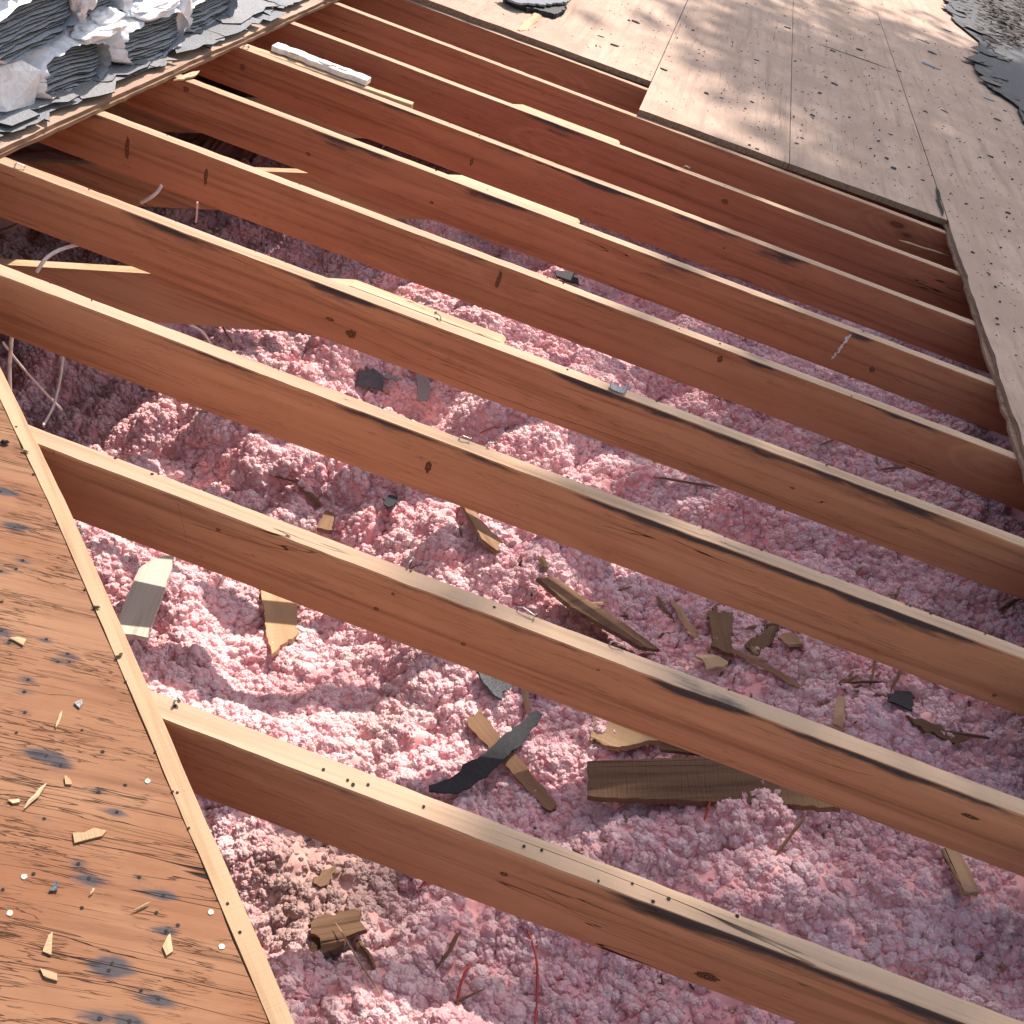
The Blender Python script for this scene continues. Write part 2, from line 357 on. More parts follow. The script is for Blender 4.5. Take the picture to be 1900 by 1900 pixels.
def nodule_tree():
    ng = bpy.data.node_groups.new('nodules', 'GeometryNodeTree')
    ng.interface.new_socket('Geometry', in_out='INPUT', socket_type='NodeSocketGeometry')
    ng.interface.new_socket('Geometry', in_out='OUTPUT', socket_type='NodeSocketGeometry')
    N = ng.nodes.new; L = ng.links.new
    gi = N('NodeGroupInput'); go = N('NodeGroupOutput')
    at = N('GeometryNodeInputNamedAttribute'); at.data_type = 'FLOAT'; at.inputs['Name'].default_value = 'dens'
    dm = N('ShaderNodeMath'); dm.operation = 'MULTIPLY'; L(at.outputs[0], dm.inputs[0]); dm.inputs[1].default_value = 11500
    dp = N('GeometryNodeDistributePointsOnFaces'); L(gi.outputs[0], dp.inputs['Mesh']); L(dm.outputs[0], dp.inputs['Density'])
    join = N('GeometryNodeGeometryToInstance')
    for v in range(6):
        ic = N('GeometryNodeMeshIcoSphere'); ic.inputs['Radius'].default_value = 1.0; ic.inputs['Subdivisions'].default_value = 4
        sp = N('GeometryNodeSetPosition'); L(ic.outputs[0], sp.inputs[0])
        pos = N('GeometryNodeInputPosition')
        off = N('ShaderNodeVectorMath'); off.operation = 'ADD'; L(pos.outputs[0], off.inputs[0]); off.inputs[1].default_value = (v * 9.1, v * 3.3, v)
        no = N('ShaderNodeTexNoise'); L(off.outputs[0], no.inputs['Vector']); no.inputs['Scale'].default_value = (1.5, 2.6, 1.8, 4.0, 1.4, 3.2)[v]; no.inputs['Detail'].default_value = 5; no.inputs['Roughness'].default_value = (.66, .8, .6, .85, .7, .8)[v]
        mr = N('ShaderNodeMapRange'); L(no.outputs[0], mr.inputs[0]); mr.inputs[1].default_value = .25; mr.inputs[2].default_value = .75
        mr.inputs[3].default_value = .45; mr.inputs[4].default_value = 1.4
        sc2 = N('ShaderNodeVectorMath'); sc2.operation = 'SCALE'; L(pos.outputs[0], sc2.inputs[0]); L(mr.outputs[0], sc2.inputs['Scale'])
        L(sc2.outputs[0], sp.inputs['Position'])
        sm = N('GeometryNodeSetMaterial'); L(sp.outputs[0], sm.inputs[0]); sm.inputs['Material'].default_value = M['tuft']
        ss = N('GeometryNodeSetShadeSmooth'); L(sm.outputs[0], ss.inputs[0])
        L(ss.outputs[0], join.inputs[0])
    ip = N('GeometryNodeInstanceOnPoints'); L(dp.outputs['Points'], ip.inputs['Points']); L(join.outputs[0], ip.inputs['Instance'])
    ip.inputs['Pick Instance'].default_value = True
    ri = N('FunctionNodeRandomValue'); ri.data_type = 'INT'; ri.inputs[4].default_value = 0; ri.inputs[5].default_value = 5
    L(ri.outputs[2], ip.inputs['Instance Index'])
    rr = N('FunctionNodeRandomValue'); rr.data_type = 'FLOAT_VECTOR'; rr.inputs[0].default_value = (0, 0, 0); rr.inputs[1].default_value = (6.28, 6.28, 6.28)
    L(rr.outputs[0], ip.inputs['Rotation'])
    rs = N('FunctionNodeRandomValue'); rs.data_type = 'FLOAT_VECTOR'; rs.inputs[0].default_value = (.72, .72, .62); rs.inputs[1].default_value = (1.2, 1.1, 1.0)
    rs.inputs['Seed'].default_value = 5
    ru = N('FunctionNodeRandomValue'); ru.data_type = 'FLOAT'; ru.inputs['Seed'].default_value = 9
    pw = N('ShaderNodeMath'); pw.operation = 'POWER'; L(ru.outputs[1], pw.inputs[0]); pw.inputs[1].default_value = 2.6
    ml = N('ShaderNodeMath'); ml.operation = 'MULTIPLY_ADD'; L(pw.outputs[0], ml.inputs[0]); ml.inputs[1].default_value = .0115; ml.inputs[2].default_value = .0045
    vs_ = N('ShaderNodeVectorMath'); vs_.operation = 'SCALE'; L(rs.outputs[0], vs_.inputs[0]); L(ml.outputs[0], vs_.inputs['Scale'])
    L(vs_.outputs[0], ip.inputs['Scale'])
    jg = N('GeometryNodeJoinGeometry'); L(gi.outputs[0], jg.inputs[0]); L(ip.outputs[0], jg.inputs[0]); L(jg.outputs[0], go.inputs[0])
    return ng
md = ins.modifiers.new('nodules', 'NODES'); md.node_group = nodule_tree()

# ------------------------------------------------------------------ rafters
W_R, D_R = .038, .130
EDGE_DIRT = {0: .65, 1: .4, 2: .45, 3: 1.0, 4: .5, 5: .9, 6: .8, 7: .4, 8: .2, 9: .2}
def rafter_mesh(x0, x1, depth=D_R, wid=W_R, stains=(), seed=0, step=.012, wane=.0012, mats=None, topstain=(), shear0=0., shear1=0.):
    n = max(8, int((x1 - x0) / step)); hw = wid / 2; bv = .003
    prof = [(-hw, -depth), (-hw, -depth * .75), (-hw, -depth * .5), (-hw, -depth * .35), (-hw, -.035), (-hw, -.022), (-hw, -.012), (-hw, -bv), (-hw + bv * .7, 0), (-hw + .010, 0), (0, 0), (hw - .010, 0), (hw - bv * .7, 0), (hw, -bv), (hw, -.025), (hw, -depth * .5), (hw, -depth)]
    np_ = len(prof); verts = []; st_ = []
    for i in range(n + 1):
        t = i / n; x = x0 + (x1 - x0) * t
        bow = .004 * math.sin(x * 1.3 + seed)
        nz = mnoise.noise(Vector((x * 3, seed * 5.1, 0)))
        nz2 = mnoise.noise(Vector((x * 22, seed * 3.1, 4)))
        for j, (yy, zz) in enumerate(prof):
            e = 1.0 if j in (6, 7, 8, 9, 12, 13) else 0.0
            w_ = wane * e * (nz2 + max(0, nz) * 1.5)
            xs = x
            if i == 0: xs += shear0 * zz
            if i == n: xs += shear1 * zz
            verts.append((xs, yy + bow - (w_ if yy > 0 else -w_), zz + .0012 * nz - abs(w_) * .8))
            s = 0
            edge = math.exp(-max(0, -zz - .002) / .020) if zz < -.001 else .0
            for (sx, sl_, sa_) in stains:
                s = max(s, sa_ * math.exp(-((x - sx) / sl_) ** 2) * (edge if zz < -.001 else (.55 if yy < -.005 else .25)))
            base_ = min(1, max(0, .20 + 1.25 * mnoise.noise(Vector((x * 3.1, seed * 2.7, 9))))) * edge * EDGE_DIRT.get(round(seed - 3.3), .4)
            s = max(s, base_)
            if zz > -.001: s *= .30
            for (sx, sl_, sa_) in topstain:
                if zz > -.004: s = max(s, .36 * sa_ * math.exp(-((x - sx) / sl_) ** 2))
            st_.append(min(1, max(0, s)))
    faces, mi = [], []
    for i in range(n):
        for j in range(np_ - 1):
            a = i * np_ + j; faces.append((a, a + np_, a + np_ + 1, a + 1)); mi.append(1 if 8 <= j <= 11 else 0)
        a = i * np_; faces.append((a, a + np_ - 1, a + 2 * np_ - 1, a + np_)); mi.append(0)
    faces.append(tuple(range(np_))); mi.append(0)
    faces.append(tuple(reversed(range(n * np_, n * np_ + np_)))); mi.append(0)
    me = mesh('rafter', verts, faces, mats or [M['side'], M['top']], mi, smooth=False)
    setattr_f(me, 'stain', st_)
    return me

def smooth_pts(pts, n=8):
    out = []
    for i in range(len(pts) - 1):
        p0 = pts[max(i - 1, 0)]; p1 = pts[i]; p2 = pts[i + 1]; p3 = pts[min(i + 2, len(pts) - 1)]
        for j in range(n):
            t = j / n
            out.append(.5 * ((2 * p1) + (-p0 + p2) * t + (2 * p0 - 5 * p1 + 4 * p2 - p3) * t * t + (-p0 + 3 * p1 - 3 * p2 + p3) * t ** 3))
    out.append(pts[-1]); return out
def tube(bm, pts, rad, seg=8, taper=None):
    rings = []
    for i, p in enumerate(pts):
        p = Vector(p)
        d = (Vector(pts[min(i + 1, len(pts) - 1)]) - Vector(pts[max(i - 1, 0)])).normalized()
        a = d.cross(Vector((0, 0, 1)));  a = a.normalized() if a.length > 1e-4 else Vector((1, 0, 0))
        b_ = d.cross(a)
        r = rad * (taper[i] if taper else 1)
        rings.append([bm.verts.new(p + a * (r * math.cos(q_ * 2 * math.pi / seg)) + b_ * (r * math.sin(q_ * 2 * math.pi / seg))) for q_ in range(seg)])
    for i in range(len(rings) - 1):
        for j in range(seg):
            bm.faces.new((rings[i][j], rings[i][(j + 1) % seg], rings[i + 1][(j + 1) % seg], rings[i + 1][j]))
    bm.faces.new(rings[0]); bm.faces.new(list(reversed(rings[-1])))

def disc(bm, c, r, z, seg=8, hgt=.0008):
    top = [bm.verts.new((c[0] + r * math.cos(a * 2 * math.pi / seg) * random.uniform(.8, 1.15), c[1] + r * math.sin(a * 2 * math.pi / seg) * random.uniform(.8, 1.15), z + hgt)) for a in range(seg)]
    bot = [bm.verts.new((v.co.x, v.co.y, z - .0004)) for v in top]
    bm.faces.new(top)
    for j in range(seg): bm.faces.new((top[j], bot[j], bot[(j + 1) % seg], top[(j + 1) % seg]))

def nail_hole(parent, x, y, z, r=.0022):
    bm = bmesh.new(); disc(bm, (x, y), r, z, 9, .0005)
    return bmput('nail_hole', bm, M['hole'], Matrix.Identity(4), parent)
def bent_nail(parent, x, y, z, ang, ln=.028, h=.014, mat=None):
    bm = bmesh.new(); dx, dy = math.cos(ang), math.sin(ang)
    pts = [(x, y, z - .006), (x, y, z + h * .6), (x + dx * ln * .25, y + dy * ln * .25, z + h), (x + dx * ln * .8, y + dy * ln * .8, z + h * .8), (x + dx * ln, y + dy * ln, z + h * .7)]
    tube(bm, pts, .0015, 7)
    tube(bm, [Vector(pts[-1]), Vector(pts[-1]) + Vector((dx * .0015, dy * .0015, -.0003))], .0042, 9)
    return bmput('bent_nail', bm, mat or M['steel'], Matrix.Identity(4), parent)

# rafter k: far edge Y = .866 + .406 k ; (x0, x1)
def deck_x(y):   # x of the diagonal cut of the near left deck at this y
    pts = ((-1.33, 1.78), (-.902, 1.369), (-.621, 1.108), (-.405, .898), (-.255, .75), (-.028, .527), (.5, .0), (2.5, -2))
    for (xa, ya), (xb, yb) in zip(pts, pts[1:]):
        if yb <= y <= ya: return xa + (xb - xa) * (ya - y) / (ya - yb)
    return -1.33
RL = {
 -1: 'rafter nearest the camera, mostly below the photo under the near deck corner',
  0: 'nearest rafter crossing the bottom right, starting under the edge strip of the orange plywood',
  1: 'second nearest rafter, with a star-shaped crack on top beside the orange plywood',
  2: 'third rafter from the bottom, leaving the picture just above the diagonal deck corner',
  3: 'fourth rafter, split by long drying cracks and carrying a small bent shingle tab',
  4: 'fifth rafter, with a long gouged knot on its side near mid picture',
  5: 'sixth rafter, blackened at its right part by a drip with white residue',
  6: 'seventh rafter, beside the pale block speckled with shingle flakes',
  7: 'eighth rafter, dark plum side with a thin tie end showing behind it',
  8: 'ninth rafter, half covered at its right end by the upper plywood edge',
  9: 'farthest rafter, running right under the edge of the sunlit upper plywood'}
STN = {0: [(.42, .16, 1), (.75, .25, .9), (-.1, .2, .35), (1.1, .2, .6)], 1: [(.0, .25, .7), (.37, .10, 1), (.75, .3, .7), (-.5, .1, .4)],
       2: [(-.62, .12, .9), (-.2, .3, .6), (.35, .3, .9), (.7, .4, 1)], 3: [(-.5, .20, 1), (-.95, .15, .8), (.05, .10, 1), (.35, .35, .8), (.75, .3, .9)],
       4: [(-.1, .25, .4), (.45, .06, .9), (.9, .2, .5)], 5: [(-.35, .12, .9), (.76, .05, 1), (.3, .5, .35)],
       6: [(-.75, .15, .7), (-.12, .16, 1), (.3, .25, .7)], 7: [(-.3, .2, .7), (.1, .4, .3)], 8: [(0, .3, .3)], 9: [(-.6, .3, .4)], -1: []}
TST = {0: [(.95, .05, .7), (1.02, .04, .6)], 1: [(.37, .05, 1), (.42, .09, .8), (.85, .05, .6), (-.05, .04, .5)], 2: [(.32, .05, .6), (-.1, .1, .4)], 3: [(-.3, .1, .35), (.1, .03, .8), (.9, .05, .7)],
       4: [(.45, .05, .6)], 5: [(.76, .04, .9), (.3, .2, .4)], 6: [(.55, .1, .4)], 7: [(.3, .12, .45)]}
RAFT = {}
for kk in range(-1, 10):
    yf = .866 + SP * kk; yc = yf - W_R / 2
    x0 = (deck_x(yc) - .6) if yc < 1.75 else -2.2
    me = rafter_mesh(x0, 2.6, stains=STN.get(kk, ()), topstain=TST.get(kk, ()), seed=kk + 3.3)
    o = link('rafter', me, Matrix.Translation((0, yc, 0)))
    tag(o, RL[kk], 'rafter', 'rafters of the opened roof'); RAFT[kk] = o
    o['shade_tone'] = {-1: .1, 0: .10, 1: .0, 2: .05, 3: .30, 4: .60, 5: .65, 6: .85, 7: .95, 8: .85, 9: .8}[kk]  # amount of shade put into the side colour, mostly stronger farther away
# hidden rafters under the decks keep the grid for other views
def rtop(k, px, py):
    p = onz(px, py, 0); return p.x, p.y - (.866 + SP * k - W_R / 2)
for k_, lst in {0: [(325, 1311), (600, 1428), (645, 1448), (655, 1456), (683, 1456), (786, 1497), (972, 1571), (1005, 1578), (1109, 1642), (1367, 1700), (1173, 1640), (1210, 1684), (1240, 1668)],
              1: [(218, 846), (305, 868), (282, 880), (1052, 950), (1108, 958), (917, 1127), (1352, 1280), (762, 1060)],
              2: [(170, 558), (96, 523), (268, 580), (518, 685), (508, 681), (710, 757), (763, 778), (1055, 878), (1056, 885), (1304, 975), (1345, 996), (1413, 1018), (1525, 1055), (1680, 1112), (1688, 1120), (1726, 1135), (1825, 1166)],
              3: [(165, 352), (330, 408), (475, 465), (532, 486), (815, 586), (1053, 686), (1220, 735), (1533, 848), (1660, 906)],
              4: [(310, 252), (560, 338), (640, 365), (1050, 515), (1020, 506), (1260, 610), (1336, 638), (1580, 735)],
              5: [(815, 310), (905, 352), (1240, 475), (1600, 600)], 6: [(835, 228), (890, 252), (985, 290), (1390, 430)], 7: [(700, 100), (1330, 335), (1345, 345)]}.items():
    for (px, py) in lst:
        x, y = rtop(k_, px, py)
        nail_hole(RAFT[k_], x, max(-.015, min(.015, y)), .0010, random.uniform(.0016, .0028))
for k_, px, py, a, ln in ((1, 960, 1130, -.2, .03), (1, 1132, 1192, .1, .022), (3, 820, 590, 2.5, .02), (2, 852, 815, .2, .02), (2, 905, 828, .9, .018), (1, 757, 1050, 1.4, .016),
                          (0, 322, 1309, 1.0, .006), (3, 20, 314, .3, .02), (6, 355, 140, 1.0, .02), (5, 350, 145, 1.2, .018), (7, 1275, 285, .3, .02)):
    x, y = rtop(k_, px, py)
    bent_nail(RAFT[k_], x, max(-.014, min(.014, y)), .0, a, ln, .010)

m, n, b = newmat('knot_wood'); k = NB(n); t_ = k.node('ShaderNodeTexCoord').outputs['Object']
wv = k.node('ShaderNodeVectorMath', operation='LENGTH'); k.inp(wv.inputs[0], t_)
rn_ = k.math('SINE', k.math('ADD', k.math('MULTIPLY', wv.outputs['Value'], 1500.0), k.math('MULTIPLY', k.noise(t_, 120, 3), 9.0)))
nn_ = k.noise(t_, 160, 4, .7)
colk = k.mix(k.ramp(k.math('ADD', rn_, nn_), -.3, 1.5), (.05, .020, .010), (.25, .095, .042))
n.links.new(colk, b.inputs['Base Color']); b.inputs['Roughness'].default_value = .75; k.bump(b, k.math('ADD', rn_, nn_), .6, .001); M['knot'] = m
def onface(k_, px, py):
    yc = .866 + SP * k_ - W_R / 2; r = ray(px, py); x = 0
    yp = yc - W_R / 2
    for _ in range(3):
        t = yp / r[1]; x = r[0] * t; yp = yc - W_R / 2 + .004 * math.sin(x * 1.3 + k_ + 3.3)
    return Vector((x, yp - yc, CAM_H + r[2] * t))
def knot(k_, px, py, rx, rz_, lab=None):
    p = onface(k_, px, py)
    if p.z > -.012 or p.z < -.124: return
    bm = bmesh.new(); cv = bm.verts.new((0, -.0011, 0)); ring = []
    for i in range(18):
        a = i / 18 * 2 * math.pi; q_ = random.uniform(.8, 1.2); ring.append(bm.verts.new((rx * math.cos(a) * q_, -.0004, rz_ * math.sin(a) * q_)))
    out = [bm.verts.new((v.co.x * 1.06, .0015, v.co.z * 1.06)) for v in ring]
    for i in range(18):
        bm.faces.new((cv, ring[(i + 1) % 18], ring[i])); bm.faces.new((ring[i], ring[(i + 1) % 18], out[(i + 1) % 18], out[i]))
    o = bmput('knot', bm, M['knot'], Matrix.Translation(p), RAFT[k_])
    if lab: o['label'] = lab
for a in ((4, 382, 328, .005, .024, 'long vertical gouged knot'), (4, 236, 275, .006, .030), (4, 925, 520, .006, .026, 'long vertical gouged knot'), (3, 652, 620, .012, .011), (3, 612, 592, .010, .004), (5, 572, 286, .007, .005),
          (5, 875, 306, .006, .012), (5, 801, 376, .006, .004), (5, 880, 360, .010, .006), (5, 1618, 686, .009, .008), (0, 1312, 1812, .017, .008, 'dark round knot'), (1, 1290, 1296, .014, .008, 'black knot'), (2, 795, 866, .006, .014),
          (4, 1336, 666, .007, .010), (1, 698, 1130, .004, .004), (1, 405, 983, .004, .003), (1, 729, 1102, .003, .003), (7, 1345, 374, .012, .009), (6, 1344, 460, .004, .004), (6, 875, 300, .005, .014), (6, 920, 245, .010, .003),
          (3, 1470, 905, .005, .003), (1, 860, 1195, .004, .004), (1, 1110, 1243, .003, .002), (0, 770, 1520, .006, .006), (0, 935, 1622, .005, .004), (2, 650, 1100, .01, .01), (1, 1590, 1400, .012, .004), (1, 1800, 1515, .014, .004),
          (5, 345, 165, .008, .008), (6, 450, 125, .008, .010), (2, 1845, 1290, .004, .004)): knot(*a)
def crack(k_, pts, wd=.0012):
    P_ = [onface(k_, x, y) for x, y in pts]
    for i_, p_ in enumerate(P_): p_.z = min(-.006, max(p_.z, -.108 + .006 * math.sin(i_ * 1.7)))     # stays on the board's face
    base = P_[0].copy(); sp_ = smooth_pts([p - base for p in P_], 10); bm = bmesh.new(); rows = []
    for i, p in enumerate(sp_):
        t = i / (len(sp_) - 1); w_ = wd * (.25 + .75 * math.sin(math.pi * min(.98, max(.02, t)))) * random.uniform(.6, 1.2); dz = .0012 * mnoise.noise(Vector((p.x * 30, k_, 1)))
        yy = .004 * math.sin((p.x + base.x) * 1.3 + k_ + 3.3) - W_R / 2 - base.y
        rows.append([bm.verts.new((p.x, yy + .0005, p.z + dz + w_)), bm.verts.new((p.x, yy - .00025, p.z + dz)), bm.verts.new((p.x, yy + .0005, p.z + dz - w_))])
    for i in range(len(rows) - 1):
        for j in (0, 1): bm.faces.new((rows[i][j], rows[i][j + 1], rows[i + 1][j + 1], rows[i + 1][j]))
    bmput('crack', bm, M['hole'], Matrix.Translation(base), RAFT[k_])
crack(3, [(380, 455), (500, 510), (620, 565), (760, 640), (900, 700), (1080, 775), (1240, 830)], .0010)
crack(3, [(600, 590), (700, 640), (800, 695), (960, 770), (1130, 835), (1300, 893), (1500, 962), (1700, 1030), (1880, 1080)], .0017)
crack(3, [(600, 512), (720, 560), (840, 615)], .0008)
crack(2, [(240, 665), (300, 690), (370, 718)], .0008); crack(2, [(20, 570), (80, 600), (150, 634)], .0007)
crack(1, [(1480, 1400), (1560, 1425), (1620, 1440)], .0012); crack(1, [(330, 935), (345, 1000), (342, 1030)], .0006)
crack(6, [(945, 218), (1010, 235), (1080, 262), (1150, 290)], .0022)
crack(0, [(990, 1640), (1060, 1690), (1130, 1720)], .0007); crack(0, [(1130, 1645), (1180, 1662), (1220, 1690)], .0016)

# ------------------------------------------------------------------ collar ties (world-horizontal boards on the far side of rafters)
for k_, x0, lab in ((3, -.52, 'horizontal tie board lowest in view, its pale end lying along the fourth rafter'),
                    (5, -.48, 'horizontal tie board in the middle, its pale end lying along the sixth rafter'),
                    (7, -.47, 'horizontal tie board farthest up, its pale end lying along the eighth rafter')):
    yf = .866 + SP * k_ + .002; wt = .036; dep = .125
    ca, sa = math.cos(ALPHA), math.sin(ALPHA)
    # outline in (along horizontal, depth) turned into the roof frame: h -> (ca,0,sa), v -> (-sa,0,ca)
    def P(hh, vv, yy): return (x0 + hh * ca - vv * sa, yy, hh * sa + vv * ca)
    L_ = 2.2
    def top_end():
        pts = []
        hcut = .36
        for i in range(7): pts.append((i / 6 * hcut * ca, -i / 6 * hcut * sa))   # cut along the roof plane
        pts.append((hcut * ca + .006, -hcut * sa - .008)); pts.append((hcut * ca - .002, -dep))
        return pts
    outl = [(-L_, 0)] + [(-L_ + (L_) * i / 60, 0) for i in range(1, 60)] + [(0, 0)] + top_end()[1:] + [(-L_ + (L_) * i / 60, -dep) for i in range(59, -1, -1)]
    vs = [P(a, b_, yf + .0003) for a, b_ in outl] + [P(a, b_, yf + wt) for a, b_ in outl]
    n_ = len(outl); fc = [tuple(range(n_)), tuple(reversed(range(n_, 2 * n_)))]; mi = [0, 0]
    for i in range(n_):
        j = (i + 1) % n_; fc.append((i, i + n_, j + n_, j)); mi.append(1 if i < 68 else 0)
    o = put('tie_board', vs, fc, [M['tie'], M['fresh']], base=(x0, yf, 0), mi=mi)
    # move the board 2 mm under the rafter-top plane
    o.matrix_world = o.matrix_world @ Matrix.Translation((0, 0, -.002))
    tag(o, lab, 'tie board', 'horizontal tie boards')

# ------------------------------------------------------------------ decks
def gridsheet(name, poly_fn, xs, ys, z0, z1, mat_top, mat_edge, base=(0, 0, 0), rot=0.0, stainfn=None):
    pass
def slab_poly(name, poly, z0, z1, mt, med, base=None, rot=0.0, parent=None, stain=None, stepgrid=None):
    """prism over a polygon in the roof frame; local x turned by rot so that the grain follows it"""
    if base is None: base = poly[0]
    fr = Matrix.Translation((base[0], base[1], z0)) @ Matrix.Rotation(rot, 4, 'Z'); inv = fr.inverted()
    bm = bmesh.new()
    top = [bm.verts.new(inv @ Vector((x, y, z1))) for x, y in poly]; bot = [bm.verts.new(inv @ Vector((x, y, z0))) for x, y in poly]
    f1 = bm.faces.new(top); f2 = bm.faces.new(list(reversed(bot)))
    n_ = len(poly)
    for i in range(n_):
        f = bm.faces.new((top[i], bot[i], bot[(i + 1) % n_], top[(i + 1) % n_])); f.material_index = 1
    bmesh.ops.recalc_face_normals(bm, faces=bm.faces[:])
    if stepgrid:
        f1s = [f1]
        x0, x1, y0, y1, stp = stepgrid
        v = x0
        while v < x1:
            g = [f for f in bm.faces if f.normal.z > .9]; geom = list({e for f in g for e in f.edges} | {vv for f in g for vv in f.verts}) + g
            bmesh.ops.bisect_plane(bm, geom=geom, plane_co=inv @ Vector((v, 0, 0)), plane_no=(inv.to_3x3() @ Vector((1, 0, 0)))); v += stp
        v = y0
        while v < y1:
            g = [f for f in bm.faces if f.normal.z > .9]; geom = list({e for f in g for e in f.edges} | {vv for f in g for vv in f.verts}) + g
            bmesh.ops.bisect_plane(bm, geom=geom, plane_co=inv @ Vector((0, v, 0)), plane_no=(inv.to_3x3() @ Vector((0, 1, 0)))); v += stp
    me = bpy.data.meshes.new(name); bm.to_mesh(me); bm.free(); me.materials.append(mt); me.materials.append(med)
    if stain is not None:
        setattr_f(me, 'stain', [stain(fr @ v.co) for v in me.vertices])
    return link(name, me, fr, parent)
def jagline(a, b, step, amp, seed=0):
    a = Vector(a); b = Vector(b); n = max(2, int((b - a).length / step)); d = (b - a).normalized(); nn = Vector((-d.y, d.x))
    out = []
    for i in range(n + 1):
        t = i / n; p = a + (b - a) * t
        if 0 < i < n: p = p + nn * (amp * mnoise.noise(Vector((i * .37, seed * 9.7, 0))) + amp * .5 * random.uniform(-1, 1))
        out.append((p.x, p.y))
    return out

# orange plywood deck, near left, cut diagonally
HOLES = [(85, 1403, 1), (113, 1419, .8), (190, 1395, .6), (232, 1457, .45), (183, 1470, .6), (217, 1507, .8), (82, 1519, .25), (145, 1603, .8), (165, 1630, .7),
         (258, 1628, .5), (303, 1662, .7), (152, 1685, .35), (290, 1694, .25), (308, 1728, .8), (330, 1717, .3), (208, 1787, .9), (202, 1801, .9), (262, 1838, .3),
         (294, 1853, .7), (5, 1651, .5), (62, 1622, .15), (27, 978, .8), (42, 1040, .6), (30, 1056, .5), (86, 1186, .9), (16, 1193, .4), (125, 1213, .5), (108, 1228, .8),
         (129, 1228, .7), (52, 1261, .7), (45, 1284, .5), (46, 1322, .6), (30, 1360, .5), (152, 1355, .25), (2, 912, .8), (3, 1170, .7), (3, 1117, .5), (240, 1895, .8), (185, 1890, .5), (2, 1060, .4)]
zL = .0135
HP = [(onz(x, y, zL), a) for x, y, a in HOLES]
GR = math.radians(10)
cg, sg = math.cos(GR), math.sin(GR)
def stainL(p):
    s = 0
    for q_, a in HP:
        dx = p.x - q_.x; dy = p.y - q_.y
        if abs(dx) < .12 and abs(dy) < .08:
            u_ = dx * cg + dy * sg; v_ = -dx * sg + dy * cg
            s = max(s, a * math.exp(-(abs(u_) / .021) ** 1.5 - (v_ / .0080) ** 2))
    return s
diag = [(-1.40, 1.845), (-1.33, 1.78), (-.902, 1.369), (-.621, 1.108), (-.405, .898), (-.255, .75), (-.028, .527), (.5, .0), (2.2, -1.7)]
SWD = .024
def offs(p, d): return (p[0] - d * .707, p[1] - d * .707)
inner = [offs(p, SWD + .0012) for p in diag]
i1 = []
for a, b_ in zip(inner, inner[1:]): i1 += jagline(a, b_, .02, .0012, 1)[:-1]
i1.append(inner[-1])
poly = i1 + [(2.2, -2.0), (-2.6, -2.0), (-2.6, 1.9)]
poly[0] = (inner[0][0], 1.82); poly.insert(0, (-1.45, 1.86))
deckL = slab_poly('plywood_deck', poly, .0006, zL, M['plyold'], M['edge'], base=(-.4, .6), rot=GR, stain=stainL,
                  stepgrid=(-1.05, .12, .45, 1.45, .006))
tag(deckL, 'orange-brown plywood deck with black-ringed nail holes at the near left', 'plywood deck')
strip = diag[:]
o1 = []
for a, b_ in zip(strip, strip[1:]): o1 += jagline(a, b_, .03, .0010, 2)[:-1]
o1.append(strip[-1])
i2 = [offs(p, SWD) for p in o1]
bm = bmesh.new(); base = Vector((-.4, .9, 0)); fr = Matrix.Translation(base) @ Matrix.Rotation(-math.pi / 4, 4, 'Z'); inv = fr.inverted()
rows = []
for p, q_ in zip(o1, i2):
    mid = ((p[0] * .9 + q_[0] * .1), (p[1] * .9 + q_[1] * .1))
    rows.append([bm.verts.new(inv @ Vector(v)) for v in ((q_[0], q_[1], .0007), (q_[0], q_[1], zL + .0012), (mid[0], mid[1], zL + .0007), (p[0], p[1], zL - .003), (p[0], p[1], .0007))])
for i in range(len(rows) - 1):
    for j in range(4): bm.faces.new((rows[i][j], rows[i + 1][j], rows[i + 1][j + 1], rows[i][j + 1]))
stripo = bmput('edge_strip', bm, M['strip'], fr)
tag(stripo, 'pale worn wood strip along the diagonal edge of the near left plywood deck', 'edge strip')
finv = deckL.matrix_world.inverted() @ T
for (q_, a) in HP:
    p = finv @ Vector((q_.x, q_.y, zL)); nail_hole(deckL, p.x, p.y, p.z, random.uniform(.0018, .0026))
for px, py in ((18, 1695), (45, 1627), (391, 1693), (411, 1757), (274, 1450)):
    q_ = onz(px, py, zL); p = finv @ q_; bm = bmesh.new(); disc(bm, (p.x, p.y), .0033, p.z, 12, .0012)
    bmput('nail_head', bm, M['nailw'], Matrix.Identity(4), deckL)
sinv = stripo.matrix_world.inverted() @ T
for px, py in ((157, 1094), (100, 1340 - 500), (320, 1469), (329, 1471), (350, 1537), (422, 1677), (445, 1730), (30, 792), (62, 880), (175, 1128), (233, 1265), (288, 1395), (106, 972)):
    q_ = onz(px, py, zL + .001); p = sinv @ q_
    bm = bmesh.new(); disc(bm, (p.x, p.y), .0018, p.z, 8, .0009); bmput('nail_hole', bm, M['hole'], Matrix.Identity(4), stripo)

